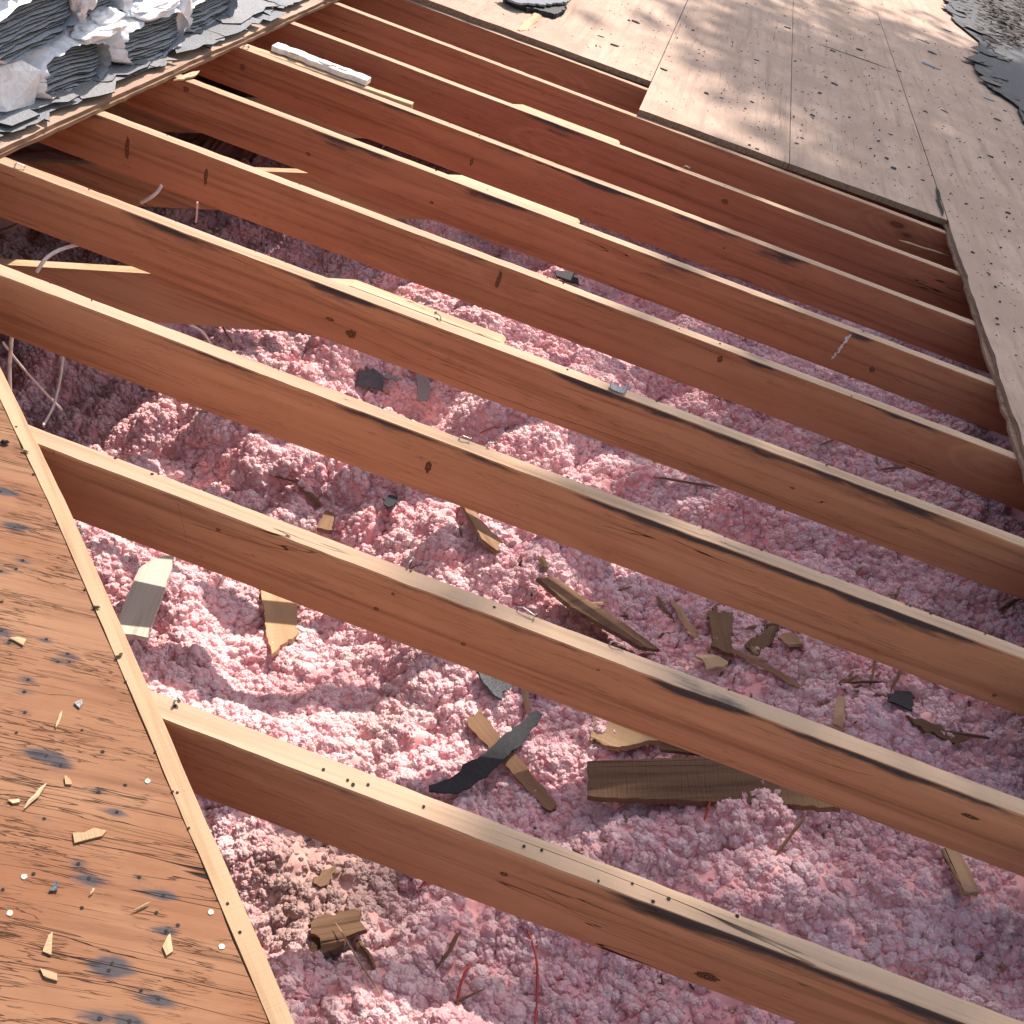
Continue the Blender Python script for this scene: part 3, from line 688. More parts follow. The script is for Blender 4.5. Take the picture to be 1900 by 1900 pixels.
# upper and right plywood panels
zU = .024
A_e = jagline((-1.36, 4.487), (-.0885, 4.537), .04, .006, 4)
panelA = slab_poly('plywood_sheet', A_e + [(-.0885, 8.4), (-1.36, 8.4)], .0008, zU, M['ply'], M['edge'], base=(-.7, 5), rot=math.pi / 2)
tag(panelA, 'sunlit plywood panel at the top edge, beside the bundles, left of the stepped joint', 'plywood panel', 'upper roof plywood')
B_e = jagline((-.0855, 4.10), (.5185, 4.128), .04, .004, 5)
panelB = slab_poly('plywood_sheet', B_e + [(.540, 8.4), (-.0855, 8.4)], .0009, zU, M['ply'], M['edge'], base=(.2, 5), rot=math.pi / 2)
tag(panelB, 'plywood panel whose step projects over the rafters, left of the middle joint', 'plywood panel', 'upper roof plywood')
C_e = jagline((.5215, 4.132), (1.1655, 4.165), .04, .004, 6)
panelC = slab_poly('plywood_sheet', C_e + [(1.1695, 8.4), (.543, 8.4)], .001, zU - .0005, M['ply'], M['edge'], base=(.8, 5), rot=math.pi / 2)
tag(panelC, 'narrow plywood panel between the middle joint and the dark slot at the right deck', 'plywood panel', 'upper roof plywood')
R_e = jagline((1.157, -.2), (1.168, 4.12), .05, .006, 8) + jagline((1.1685, 4.16), (1.1705, 5.0), .2, .0, 8)
panelR = slab_poly('plywood_sheet', [(3.1, -2.0), (1.15, -2.0)] + R_e + [(1.1725, 8.4), (3.1, 8.4)], .0105, zU, M['ply'], M['edge'], base=(1.6, 3), rot=math.pi / 2)
tag(panelR, 'long plywood panel down the right side whose layered cut edge crosses all rafter ends', 'plywood panel', 'upper roof plywood')
R_2 = jagline((1.146, -.2), (1.158, 4.2), .05, .010, 12)
under = slab_poly('plywood_layer', [(1.6, -1.9)] + [(1.13, -1.9)] + R_2 + [(1.6, 4.2)], .0009, .0098, M['edge'], M['edge'], base=(1.3, 3), parent=None)
tag(under, 'ragged lower layer of board under the cut edge of the right plywood panel', 'plywood layer')
for nm, poly_, lb in (('plywood_sheet', [(-1.36, 8.404), (.6, 8.404), (.6, 15.9), (-1.36, 15.9)], 'plywood panel farthest away beyond the top of the photo, left half'),
                      ('plywood_sheet', [(.604, 8.404), (3.1, 8.404), (3.1, 15.9), (.604, 15.9)], 'plywood panel farthest away beside the old shingles at the upper right')):
    o = slab_poly(nm, poly_, .0008, zU, M['ply'], M['edge'], base=poly_[0], rot=math.pi / 2); tag(o, lb, 'plywood panel', 'upper roof plywood')
# left ridge-side deck under the shingles: two layers with a visible cut edge
e1 = jagline((-1.355, 1.86), (-1.30, 4.60), .03, .0025, 21); e2 = jagline((-1.352, 1.86), (-1.294, 4.60), .03, .0025, 22)
deckK = slab_poly('ridge_deck', e1 + [(-1.365, 4.48), (-1.365, 15.9), (-4.7, 15.9), (-4.7, -2.0), (-2.605, -2.0), (-2.605, 1.86)], .0110, .0215, M['ply'], M['edge'], base=(-1.35, 3), rot=math.pi / 2)
tag(deckK, 'plywood deck edge under the torn shingles at the upper left', 'plywood deck')
dk2 = slab_poly('deck_layer', e2 + [(-1.6, 4.60), (-1.6, 1.86)], .0006, .0100, M['edge'], M['edge'], base=(-1.35, 3), rot=math.pi / 2)
tag(dk2, 'darker lower board layer under the shingled deck edge at the upper left', 'board layer')

# ------------------------------------------------------------------ generic pieces
def frame_from(pts):
    """best frame of a set of roof-frame points: x along the longest side, z up"""
    P_ = np.array([tuple(p) for p in pts]); c = P_.mean(0)
    A = np.c_[P_[:, 0] - c[0], P_[:, 1] - c[1], np.ones(len(P_))]
    sol = np.linalg.lstsq(A, P_[:, 2], rcond=None)[0] if len(P_) > 2 else np.array([0, 0, c[2]])
    sol[0] = max(-.9, min(.9, sol[0])); sol[1] = max(-.9, min(.9, sol[1]))
    nrm = Vector((-sol[0], -sol[1], 1)).normalized()
    return Vector(c), nrm
def piece(name, px, mat, thick=.008, surf='ins', raise_=.006, jag=.0, curve=0.0, label=None, cat=None, group=None, edge_mat=None, tilt=None, tag_it=True):
    """flat piece whose outline was read off the photo; lies on a plane fitted to the surface below it"""
    if surf == 'ins': hp = [hitins(x, y) for x, y in px]
    else: hp = [onz(x, y, surf) for x, y in px]
    c, nrm = frame_from(hp)
    if surf != 'ins': nrm = Vector((0, 0, 1))
    if tilt: nrm = (nrm + Vector(tilt)).normalized()
    c = c + nrm * (raise_ + thick)
    pts = []
    for x, y in px:
        r = Vector(ray(x, y)); o = Vector((0, 0, CAM_H)); t = (c - o).dot(nrm) / r.dot(nrm); pts.append(o + r * t)
    L_ = max(((pts[(i + 1) % len(pts)] - pts[i]), i) for i in range(len(pts)) if True for _ in [0]) if False else None
    best = max(range(len(pts)), key=lambda i: (pts[(i + 1) % len(pts)] - pts[i]).length)
    xa = (pts[(best + 1) % len(pts)] - pts[best]).normalized(); ya = nrm.cross(xa).normalized(); xa = ya.cross(nrm)
    fr = Matrix((( xa.x, ya.x, nrm.x, c.x), (xa.y, ya.y, nrm.y, c.y), (xa.z, ya.z, nrm.z, c.z), (0, 0, 0, 1))); inv = fr.inverted()
    q2 = [inv @ p for p in pts]; outl = []
    for i in range(len(q2)):
        a, b_ = q2[i], q2[(i + 1) % len(q2)]; n_ = max(1, int((b_ - a).length / .012))
        for j in range(n_):
            p = a + (b_ - a) * (j / n_)
            jj = jag * (1.8 if (b_ - a).length < .08 else .6)
            outl.append((p.x + random.uniform(-jj, jj), p.y + random.uniform(-jj, jj)))
    xm = max(abs(p[0]) for p in outl) + 1e-6
    bm = bmesh.new()
    def zc(x): return curve * (1 - (x / xm) ** 2)
    top = [bm.verts.new((x, y, zc(x))) for x, y in outl]; bot = [bm.verts.new((x + random.uniform(-.3, .3) * jag, y, zc(x) - thick)) for x, y in outl]
    ft = bm.faces.new(top); fb = bm.faces.new(list(reversed(bot))); n_ = len(outl)
    for i in range(n_):
        f = bm.faces.new((top[i], bot[i], bot[(i + 1) % n_], top[(i + 1) % n_])); f.material_index = 1 if edge_mat else 0
    if curve:
        xs = sorted({round(p[0], 3) for p in outl}); lo, hi = xs[0], xs[-1]
        for s in range(1, 8):
            v = lo + (hi - lo) * s / 8
            bmesh.ops.bisect_plane(bm, geom=bm.verts[:] + bm.edges[:] + bm.faces[:], plane_co=(v, 0, 0), plane_no=(1, 0, 0))
        for v in bm.verts: pass
    bmesh.ops.triangulate(bm, faces=[f for f in bm.faces if len(f.verts) > 4])
    o = bmput(name, bm, [mat, edge_mat] if edge_mat else mat, fr)
    if label: tag(o, label, cat or name.replace('_', ' '), group)
    return o
def stick(name, a, b_, wpx, mat, label=None, cat='splinter', group=None, surf='ins', lift=(.004, .004), thick=None, bend=0.0):
    pa = (hitins(*a) if surf == 'ins' else onz(a[0], a[1], surf)); pb = (hitins(*b_) if surf == 'ins' else onz(b_[0], b_[1], surf))
    if surf == 'ins' and (pa - pb).length > .5: pb = pa + (pb - pa).normalized() * .5
    pa = pa + Vector((0, 0, lift[0])); pb = pb + Vector((0, 0, lift[1]))
    dist = ((pa + pb) / 2 - Vector((0, 0, CAM_H))).length; wd = wpx * dist / F_PX; th = thick or min(wd * .5, .006)
    d = pb - pa; L_ = d.length
    if L_ < 1e-4: return None
    xa = d / L_; ya = Vector((0, 0, 1)).cross(xa).normalized(); za = xa.cross(ya)
    c = pa; fr = Matrix(((xa.x, ya.x, za.x, c.x), (xa.y, ya.y, za.y, c.y), (xa.z, ya.z, za.z, c.z), (0, 0, 0, 1)))
    bm = bmesh.new(); n_ = max(4, int(L_ / .012)); rows = []
    sd = random.uniform(0, 99)
    for i in range(n_ + 1):
        t = i / n_; tp = min(1, .25 + 5 * t) * min(1, .15 + 4 * (1 - t))
        wv = wd / 2 * tp * (1 + .35 * mnoise.noise(Vector((t * 5, sd, 0)))); yo = wd * .4 * mnoise.noise(Vector((t * 3, sd, 5))) + bend * L_ * 4 * t * (1 - t)
        x = t * L_; z = .15 * wd * mnoise.noise(Vector((t * 4, sd, 9)))
        rows.append([bm.verts.new(p) for p in ((x, yo - wv, z), (x, yo - wv * .2, z + th * tp), (x, yo + wv * .8, z + th * .7 * tp), (x, yo + wv, z - th * .2), (x, yo, z - th * .6 * tp))])
    for i in range(n_):
        for j in range(5): bm.faces.new((rows[i][j], rows[i][(j + 1) % 5], rows[i + 1][(j + 1) % 5], rows[i + 1][j]))
    bm.faces.new(rows[0]); bm.faces.new(list(reversed(rows[-1])))
    o = bmput(name, bm, mat, fr)
    if label: tag(o, label, cat, group)
    return o
def wire(name, px, rad, mat, label, cat='wire', lifts=None, zs=None, group=None):
    pts = []
    for i, (x, y) in enumerate(px):
        if zs is not None: p = onz(x, y, zs[i])
        else: p = hitins(x, y) + Vector((0, 0, (lifts[i] if lifts else .004)))
        pts.append(p)
    base = pts[0].copy(); bm = bmesh.new(); tube(bm, [p - base for p in smooth_pts(pts)], rad, 8)
    o = bmput(name, bm, mat, Matrix.Translation(base), smooth=True); tag(o, label, cat, group); return o

# ------------------------------------------------------------------ debris on the insulation
piece('wood_scrap', [(262, 1052), (290, 1040), (322, 1031), (318, 1060), (300, 1110), (272, 1184), (240, 1176), (214, 1172), (235, 1110)], M['grey'], .010, jag=.003, curve=.006, raise_=.07,
      label='pale grey split board leaning on the insulation beside the diagonal deck edge', cat='wood scrap')
piece('wood_scrap', [(482, 1083), (551, 1105), (553, 1180), (520, 1196), (505, 1213), (495, 1180), (490, 1130)], M['tan'], .011, jag=.003, raise_=.006,
      label='yellowish board end half in shade under the second nearest rafter', cat='wood scrap')
piece('wood_scrap', [(888, 1317), (1038, 1497), (1015, 1503), (864, 1341)], M['brown'], .012, jag=.004, raise_=.012,
      label='brown lath lying under the black felt strip', cat='wood scrap')
piece('felt_strip', [(1000, 1319), (985, 1321), (962, 1345), (938, 1362), (912, 1388), (888, 1408), (858, 1420), (845, 1438), (822, 1450), (795, 1456), (797, 1466), (850, 1471), (872, 1462), (902, 1440), (945, 1400), (966, 1380), (990, 1350), (1010, 1326)], M['felt'], .003, jag=.002, raise_=.050,
      label='long torn black felt strip lying across the brown lath', cat='felt strip')
piece('wood_board', [(1090, 1412), (1340, 1403), (1420, 1420), (1560, 1500), (1480, 1493), (1300, 1486), (1090, 1478)], M['rough'], .016, jag=.0015, raise_=.045,
      label='wide dark rough-sawn board with knots, running under the second nearest rafter', cat='wood board')
piece('wood_board', [(1105, 1310), (1260, 1372), (1215, 1372), (1140, 1386), (1094, 1374)], M['tan'], .012, jag=.005, raise_=.010,
      label='tan board with woven grain behind the second nearest rafter, above the rough board', cat='wood board')
piece('wood_scrap', [(1225, 1366), (1345, 1402), (1330, 1402), (1222, 1390)], M['brown'], .012, jag=.001, raise_=.035,
      label='short dark red-brown stub between the rough board and the rafter above it', cat='wood scrap')
piece('wood_scrap', [(998, 1072), (1030, 1071), (1090, 1112), (1150, 1150), (1225, 1205), (1190, 1200), (1120, 1160), (1060, 1125)], M['brown'], .009, jag=.005, raise_=.016,
      label='long brown lath slanting between the second and third nearest rafters', cat='wood scrap')
piece('bark_piece', [(850, 922), (872, 928), (890, 960), (915, 990), (945, 1014), (922, 1022), (895, 1000), (872, 960)], M['brown'], .010, jag=.003, raise_=.012,
      label='curved bark-like sliver just below the third rafter', cat='bark piece')
piece('wood_scrap', [(1315, 1140), (1330, 1118), (1362, 1122), (1358, 1170), (1357, 1212), (1322, 1198)], M['rough'], .010, jag=.005, raise_=.010,
      label='upright brown plywood scrap with wavy grain in the splinter heap', cat='wood scrap')
piece('wood_scrap', [(1380, 1195), (1420, 1165), (1448, 1160), (1425, 1205), (1400, 1222)], M['brown'], .006, jag=.005, raise_=.010,
      label='leaf-shaped brown chip right of the wavy plywood scrap', cat='wood scrap')
piece('wood_scrap', [(1440, 1180), (1470, 1172), (1492, 1196), (1460, 1194)], M['tan'], .006, jag=.005, raise_=.010,
      label='orange-tan chip at the right end of the splinter heap', cat='wood scrap')
piece('wood_scrap', [(1296, 1218), (1325, 1212), (1352, 1225), (1345, 1236), (1310, 1240)], M['fresh'], .005, jag=.004, raise_=.02,
      label='pale fresh split chip on the rafter edge below the wavy scrap', cat='wood scrap')
stick('splinter', (1244, 1115), (1296, 1192), 15, M['tan'], 'long tan pointed splinter left of the wavy plywood scrap')
stick('splinter', (1214, 1112), (1250, 1158), 8, M['brown'], 'thin brown splinter left of the long tan one', lift=(.01, .006))
stick('splinter', (1265, 1198), (1325, 1200), 8, M['tan'], 'short level splinter touching the foot of the wavy scrap')
stick('splinter', (1335, 1208), (1500, 1290), 16, M['brown'], 'longest dark splinter running down right from the wavy scrap', lift=(.02, .01))
stick('splinter', (1365, 1222), (1530, 1270), 6, M['tan'], 'thin straw-like splinter beside the longest dark one', lift=(.02, .012))
stick('splinter', (1372, 1183), (1450, 1170), 7, M['brown'], 'dark twig across the leaf-shaped chip', lift=(.03, .03))
stick('splinter', (1260, 1072), (1290, 1104), 7, M['tan'], 'curled light splinter close under the third rafter')
stick('splinter', (1220, 1185), (1252, 1176), 10, M['brown'], 'stubby brown splinter beside the long slanting lath')
stick('splinter', (1455, 1160), (1475, 1188), 9, M['brown'], 'short steep brown splinter on the orange-tan chip', lift=(.02, .02))
stick('splinter', (1388, 1210), (1400, 1226), 8, M['tan'], 'small pale peg below the leaf-shaped chip', lift=(.02, .015))
stick('splinter', (1612, 1214), (1608, 1288), 5, M['brown'], 'upright dark splinter standing left of the round black scrap', lift=(.05, .01))
stick('splinter', (1660, 1252), (1648, 1290), 6, M['brown'], 'slanting dark splinter touching the round black scrap', lift=(.04, .01))
stick('splinter', (1563, 1278), (1632, 1277), 6, M['brown'], 'level dark stick left of the round black scrap', lift=(.02, .02))
stick('splinter', (1575, 1290), (1645, 1302), 6, M['brown'], 'brown stick just under the level dark one', lift=(.015, .015))
piece('wood_scrap', [(1552, 1292), (1566, 1292), (1562, 1345), (1545, 1342)], M['tan'], .008, raise_=.02, jag=.003, label='small upright tan lath resting against the second nearest rafter', cat='wood scrap')
piece('wood_scrap', [(1690, 1330), (1745, 1345), (1800, 1372), (1770, 1378), (1710, 1352)], M['brown'], .008, raise_=.02, jag=.004, label='flat brown slat at the far right below the round black scrap', cat='wood scrap')
stick('splinter', (1700, 1360), (1850, 1378), 6, M['brown'], 'long thin dark stick beside the flat brown slat', lift=(.015, .01))
stick('splinter', (1755, 1262), (1762, 1295), 9, M['brown'], 'dark peg under the third rafter at the right', lift=(.03, .01))
piece('wood_scrap', [(1750, 1573), (1785, 1585), (1818, 1655), (1790, 1655)], M['tan'], .009, raise_=.02, jag=.003, label='grey-tan lath under the second nearest rafter at the far right', cat='wood scrap')
piece('wood_scrap', [(566, 1712), (600, 1700), (668, 1688), (674, 1722), (620, 1760), (580, 1770), (600, 1742)], M['brown'], .010, raise_=.02, jag=.004, label='ragged brown board end in the dusty bottom left hollow', cat='wood scrap')
piece('wood_scrap', [(578, 1640), (600, 1612), (628, 1606), (618, 1626), (596, 1648)], M['brown'], .006, raise_=.015, jag=.003, label='small reddish brown chip above the ragged board end', cat='wood scrap')
stick('splinter', (660, 1748), (700, 1805), 12, M['brown'], 'dark stub below the ragged board end', lift=(.01, .0))
stick('splinter', (615, 1733), (715, 1880), 3, M['tan'], 'thin straw crossing the bottom left hollow', lift=(.04, .02))
stick('splinter', (850, 1738), (806, 1806), 7, M['brown'], 'dark slanting splinter left of the red wires', lift=(.02, .01))
stick('splinter', (770, 1900), (895, 1845), 5, M['brown'], 'long thin twig crossing the left red wire at the bottom', lift=(.02, .02))
stick('splinter', (1215, 1795), (1232, 1840), 4, M['brown'], 'thin twig just under the nearest rafter', lift=(.02, .0))
piece('felt_scrap', [(880, 1235), (950, 1242), (948, 1270), (926, 1296), (905, 1275)], M['shdark'], .006, raise_=.015, jag=.004, label='triangular black scrap hanging below the second nearest rafter', cat='shingle scrap')
stick('splinter', (963, 1262), (972, 1335), 14, M['tan'], 'short upright tan stick behind the tip of the felt strip', lift=(.03, .02))
stick('splinter', (905, 1275), (932, 1318), 8, M['brown'], 'brown splinter between triangular scrap and brown lath')
piece('felt_scrap', [(1647, 1288), (1665, 1282), (1690, 1284), (1699, 1294), (1692, 1306), (1688, 1316), (1672, 1310), (1650, 1300)], M['felt'], .004, raise_=.015, jag=.003, label='rounded blue-black scrap among the sticks at the right', cat='shingle scrap')
piece('felt_scrap', [(712, 925), (722, 918), (738, 922), (736, 934), (724, 941), (714, 936)], M['felt'], .004, raise_=.028, jag=.002, label='small black scrap on pink fluff between the second and third nearest rafters', cat='shingle scrap')
piece('felt_scrap', [(1030, 502), (1070, 503), (1074, 527), (1050, 520), (1034, 515)], M['felt'], .004, raise_=.02, jag=.004, label='black scrap seen between the fifth and sixth rafters', cat='shingle scrap')
piece('shingle_scrap', [(665, 690), (692, 684), (712, 696), (710, 722), (660, 716)], M['shdark'], .005, raise_=.02, jag=.003, label='folded black shingle scrap in the sunny patch under the fourth rafter', cat='shingle scrap')
piece('shingle_scrap', [(711, 668), (732, 672), (742, 712), (728, 704), (712, 700)], M['shgrey'], .004, raise_=.04, jag=.002, tilt=(.1, -.5, 0), label='grey shingle flap standing against the folded black scrap', cat='shingle scrap')
piece('shingle_scrap', [(772, 692), (790, 688), (798, 716), (793, 745), (775, 742)], M['shgrey'], .004, raise_=.035, jag=.002, tilt=(0, -.3, 0), label='lone grey shingle slip right of the folded black scrap', cat='shingle scrap')
piece('wood_scrap', [(588, 978), (604, 945), (622, 955), (614, 984)], M['brown'], .012, raise_=.028, jag=.003, label='dark broken wood lump above the second nearest rafter', cat='wood scrap')
stick('splinter', (545, 903), (592, 952), 15, M['brown'], 'dark stick slanting towards the broken wood lump', lift=(.03, .025))
stick('splinter', (505, 890), (560, 905), 5, M['brown'], 'thin black twig left of the dark slanting stick', lift=(.015, .015))
stick('splinter', (848, 985), (865, 1026), 5, M['brown'], 'short dark twig left of the bark-like sliver', lift=(.02, .0))
stick('splinter', (1000, 1042), (1006, 1072), 14, M['brown'], 'dark peg at the upper end of the long slanting lath', lift=(.02, .02))
stick('splinter', (960, 1035), (985, 1058), 7, M['brown'], 'small brown splinter left of the dark peg')
stick('splinter', (1265, 738), (1380, 757), 9, M['brown'], 'dark straight stick between the fourth and fifth rafters', lift=(.02, .02))
stick('splinter', (1515, 836), (1560, 819), 4, M['brown'], 'thin twig on pale fluff between the fourth and fifth rafters', lift=(.02, .02))
stick('splinter', (1625, 882), (1705, 874), 5, M['brown'], 'forked twig right under the fifth rafter', lift=(.02, .02))
stick('splinter', (1640, 1125), (1715, 1095), 7, M['brown'], 'dark twig in the deep right gap below the fourth rafter', lift=(.02, .02)) if False else None
stick('splinter', (1195, 860), (1225, 905), 12, M['tan'], 'frayed tan splinter hanging just below the fourth rafter', lift=(.03, .0))
stick('splinter', (1210, 893), (1330, 912), 6, M['brown'], 'dark twig leading right from the frayed tan splinter', lift=(.015, .015))
stick('splinter', (1845, 1145), (1895, 1112), 8, M['brown'], 'dark twig near the right edge below the fourth rafter', lift=(.02, .02))
stick('splinter', (1735, 1818), (1815, 1783), 7, M['brown'], 'dark twig in the open fluff at the bottom right', lift=(.02, .02))
stick('splinter', (1438, 1588), (1475, 1538), 6, M['brown'], 'brown stick standing on the bright mound right of centre', lift=(.0, .05))
stick('splinter', (1380, 1085), (1405, 1078), 6, M['brown'], 'small dark chip right of the long lath', lift=(.01, .01))
stick('splinter', (1170, 1040), (1176, 1066), 16, M['brown'], 'dark scrap under the third rafter at mid picture', lift=(.01, .01))
stick('splinter', (396, 1103), (428, 1062), 3.5, M['steel'], 'thin dark skewer between the grey board and the yellowish board end', lift=(.0, .06))
stick('splinter', (1080, 1125), (1130, 1120), 6, M['tan'], 'short tan sliver right of the long slanting lath')
stick('splinter', (1745, 1655), (1765, 1672), 5, M['brown'], 'tiny twig beside the grey-tan lath')
# countless-looking twins: short brown splinters strewn over the fluff
for i in range(130):
    for _ in range(30):
        px = random.uniform(650, 1890); py = random.uniform(560, 1890)
        if random.random() < .5: px = random.gauss(1400, 180); py = random.gauss(1200, 90)
        if 300 < px < 1890 and 500 < py < 1880: break
    L_ = random.uniform(8, 30); a = random.uniform(0, math.pi)
    if abs(px - 1400) < 260 and abs(py - 1200) < 130 and random.random() < .5: L_ = random.uniform(28, 62)
    h0 = hitins(px, py); h1 = hitins(px + L_ * math.cos(a), py + L_ * math.sin(a))
    if h0.z > -.155 or (h0 - h1).length > .16: continue
    stick('splinter', (px, py), (px + L_ * math.cos(a), py + L_ * math.sin(a)), random.uniform(2.5, 6), M['brown'] if random.random() < .7 else M['tan'],
          'tiny brown splinter strewn loose on the pink fluff', 'splinter', 'tiny splinters strewn on the insulation', lift=(random.uniform(.002, .02), random.uniform(.002, .015)))

wire('electric_wire', [(955, 1690), (972, 1735), (988, 1790), (990, 1850), (985, 1930)], .0022, M['wire_r'], 'red wire rising on the right of the two at the bottom', group='red wires in the insulation', lifts=[.005, .02, .022, .02, .02])
wire('electric_wire', [(882, 1788), (862, 1808), (845, 1850), (838, 1930)], .0024, M['wire_r'], 'red wire curling on the left of the two at the bottom', group='red wires in the insulation', lifts=[.004, .02, .025, .02])
wire('electric_wire', [(800, 1632), (785, 1645), (772, 1660)], .0022, M['wire_r'], 'short piece of red wire just under the nearest rafter', group='red wires in the insulation', lifts=[.02, .02, .01])
wire('electric_wire', [(885, 806), (915, 800), (950, 801), (985, 808)], .0016, M['wire_r'], 'thin red wire between the third and fourth rafters', group='red wires in the insulation', lifts=[0, .015, .015, 0])
wire('electric_wire', [(1312, 1484), (1306, 1510), (1300, 1540)], .002, M['wire_r'], 'red wire end hanging below the wide rough board', group='red wires in the insulation', lifts=[.03, .02, 0])
wire('electric_wire', [(1550, 705), (1600, 712), (1660, 735), (1690, 742)], .002, M['wire_r'], 'red wire between the fifth and sixth rafters', group='red wires in the insulation', lifts=[.01, .02, .02, .0])
wire('electric_wire', [(1200, 860), (1230, 868), (1262, 866)], .0015, M['wire_r'], 'red wire just under the fourth rafter beside the frayed splinter', group='red wires in the insulation', lifts=[.01, .02, .01])
wire('cable', [(262, 376), (280, 366), (292, 356), (300, 344)], .0045, M['wire_w'], 'short white cable sticking up behind the fourth rafter', 'cable', zs=[-.16, -.13, -.11, -.09])
wire('cable', [(68, 505), (85, 480), (108, 465), (135, 456), (158, 453)], .0042, M['wire_w'], 'white cable arching over the pale tie board', 'cable', zs=[-.16, -.13, -.12, -.13, -.16])
wire('cable', [(330, 580), (350, 600), (376, 616), (392, 640)], .0032, M['wire_w'], 'white cable dropping under the tie board behind the third rafter', 'cable', zs=[-.30, -.32, -.36, -.4])
wire('cable', [(404, 588), (415, 610), (430, 634)], .003, M['rust'], 'brown cable dropping beside the white one behind the third rafter', 'cable', zs=[-.33, -.36, -.42])
wire('cable', [(22, 612), (20, 645), (17, 680), (18, 730)], .0045, M['wire_w'], 'frayed white cable hanging at the left edge beside the deck corner', 'cable', zs=[-.18, -.22, -.27, -.33])
wire('cable', [(118, 650), (112, 700), (100, 750), (80, 790)], .0035, M['wire_w'], 'grey cable loop in the dark attic at the left', 'cable', zs=[-.4, -.46, -.5, -.5])
wire('cable', [(5, 635), (40, 680), (90, 735), (115, 760)], .003, M['wire_w'], 'thin grey cable slanting through the dark attic at the left', 'cable', zs=[-.34, -.42, -.52, -.58])
wire('cable', [(366, 376), (365, 395), (363, 412)], .003, M['wire_w'], 'thin wire hanging below the fifth rafter', 'cable', zs=[-.2, -.26, -.32])
wire('cable', [(0, 428), (22, 420), (45, 408)], .003, M['rust'], 'brown wire under the fourth rafter at the left edge', 'cable', zs=[-.22, -.2, -.17])

# ------------------------------------------------------------------ things on the rafters
def boxpiece(name, p0, p1, wd, z0, z1, mat, label, cat, jag=.002, group=None, stainv=None):
    """bar between two roof-frame points"""
    a = Vector((p0[0], p0[1], 0)); b_ = Vector((p1[0], p1[1], 0)); d = (b_ - a); L_ = d.length; xa = d / L_; ya = Vector((-xa.y, xa.x, 0))
    fr = Matrix(((xa.x, ya.x, 0, a.x), (xa.y, ya.y, 0, a.y), (0, 0, 1, z0), (0, 0, 0, 1)))
    bm = bmesh.new(); n_ = max(4, int(L_ / .02)); rows = []; th = z1 - z0
    for i in range(n_ + 1):
        x = L_ * i / n_; e = random.uniform(-1, 1) * jag; e2 = random.uniform(-1, 1) * jag
        xx = x + (random.uniform(-1, 1) * jag * 1.5 if i in (0, n_) else 0)
        bv = .002
        rows.append([bm.verts.new(p) for p in ((xx, -wd / 2 + e, 0), (xx, -wd / 2 + e, th - bv), (xx, -wd / 2 + e + bv, th), (xx, wd / 2 + e2 - bv, th), (xx, wd / 2 + e2, th - bv), (xx, wd / 2 + e2, 0))])
    for i in range(n_):
        for j in range(6): bm.faces.new((rows[i][j], rows[i][(j + 1) % 6], rows[i + 1][(j + 1) % 6], rows[i + 1][j]))
    bm.faces.new(rows[0]); bm.faces.new(list(reversed(rows[-1])))
    o = bmput(name, bm, mat, fr); tag(o, label, cat, group); return o
boxpiece('sister_board', (-1.325, 3.3235), (-.765, 3.361), .03, -.05, -.003, M['fresh'], 'pale yellow board end lying along the seventh rafter under the speckled block', 'board')
yb6 = 3.302
blk = boxpiece('wood_block', (-1.240, 3.372), (-.915, 3.374), .052, .0005, .017, M['gblock'], 'whitish block with shingle flakes lying on the seventh rafter', 'block', .005)
bi = blk.matrix_world.inverted() @ T
for px, py, r in ((603, 118, .020), (634, 128, .012), (620, 122, .008), (548, 100, .014), (643, 131, .005)):
    q_ = onz(px, py, .018); p = bi @ q_; bm = bmesh.new()
    vs = [bm.verts.new((p.x + r * 1.2 * math.cos(a) * random.uniform(.7, 1.1), p.y + r * .5 * math.sin(a) * random.uniform(.7, 1.1), .0185)) for a in np.linspace(0, 5.6, 8)]
    vb = [bm.verts.new((v.co.x, v.co.y, .0168)) for v in vs]; bm.faces.new(vs)
    for i in range(8): bm.faces.new((vs[i], vb[i], vb[(i + 1) % 8], vs[(i + 1) % 8]))
    fl = bmput('shingle_flake', bm, M['shgrey'], blk.matrix_world.inverted() @ T @ Matrix.Identity(4), None)
    fl.matrix_world = blk.matrix_world.copy()
    tag(fl, {603: 'largest grey shingle flake on the whitish block', 634: 'second grey flake near the right end of the whitish block', 620: 'small flake between the two larger ones on the whitish block', 548: 'flake at the left half of the whitish block', 643: 'smallest flake at the right end of the whitish block'}[px], 'shingle flake', 'shingle flakes on the block')
piece('wood_sliver', [(322, 148), (352, 134), (372, 131), (360, 140), (340, 146)], M['fresh'], .004, surf=.004, raise_=.001, jag=.001, label='pale splinter lying across the sixth rafter at the shingled deck edge', cat='splinter')
# bent shingle tab on the fourth rafter
p0 = onz(1146, 722, .004); bm = bmesh.new(); rows = []
for i in range(15):
    t = i / 14 * 2 - 1; zz = .010 * abs(t) ** 2.2 + (.004 if abs(t) > .95 else 0)
    rows.append([bm.verts.new((t * .020, -.013 + .004 * math.cos(t * 3), zz)), bm.verts.new((t * .020, .012, zz + .001)), bm.verts.new((t * .020, .012, zz - .002)), bm.verts.new((t * .020, -.013 + .004 * math.cos(t * 3), zz - .003))])
for i in range(14):
    for j in range(4): bm.faces.new((rows[i][j], rows[i][(j + 1) % 4], rows[i + 1][(j + 1) % 4], rows[i + 1][j]))
bm.faces.new(rows[0]); bm.faces.new(list(reversed(rows[-1])))
o = bmput('shingle_tab', bm, M['shblue'], Matrix.Translation(p0)); tag(o, 'small curled grey shingle tab on top of the fourth rafter', 'shingle tab')
stick('splinter', (1665, 448), (1768, 466), 4, M['tan'], 'long thin sliver split from the ninth rafter near the right deck edge', surf=-.006, lift=(.006, -.02))
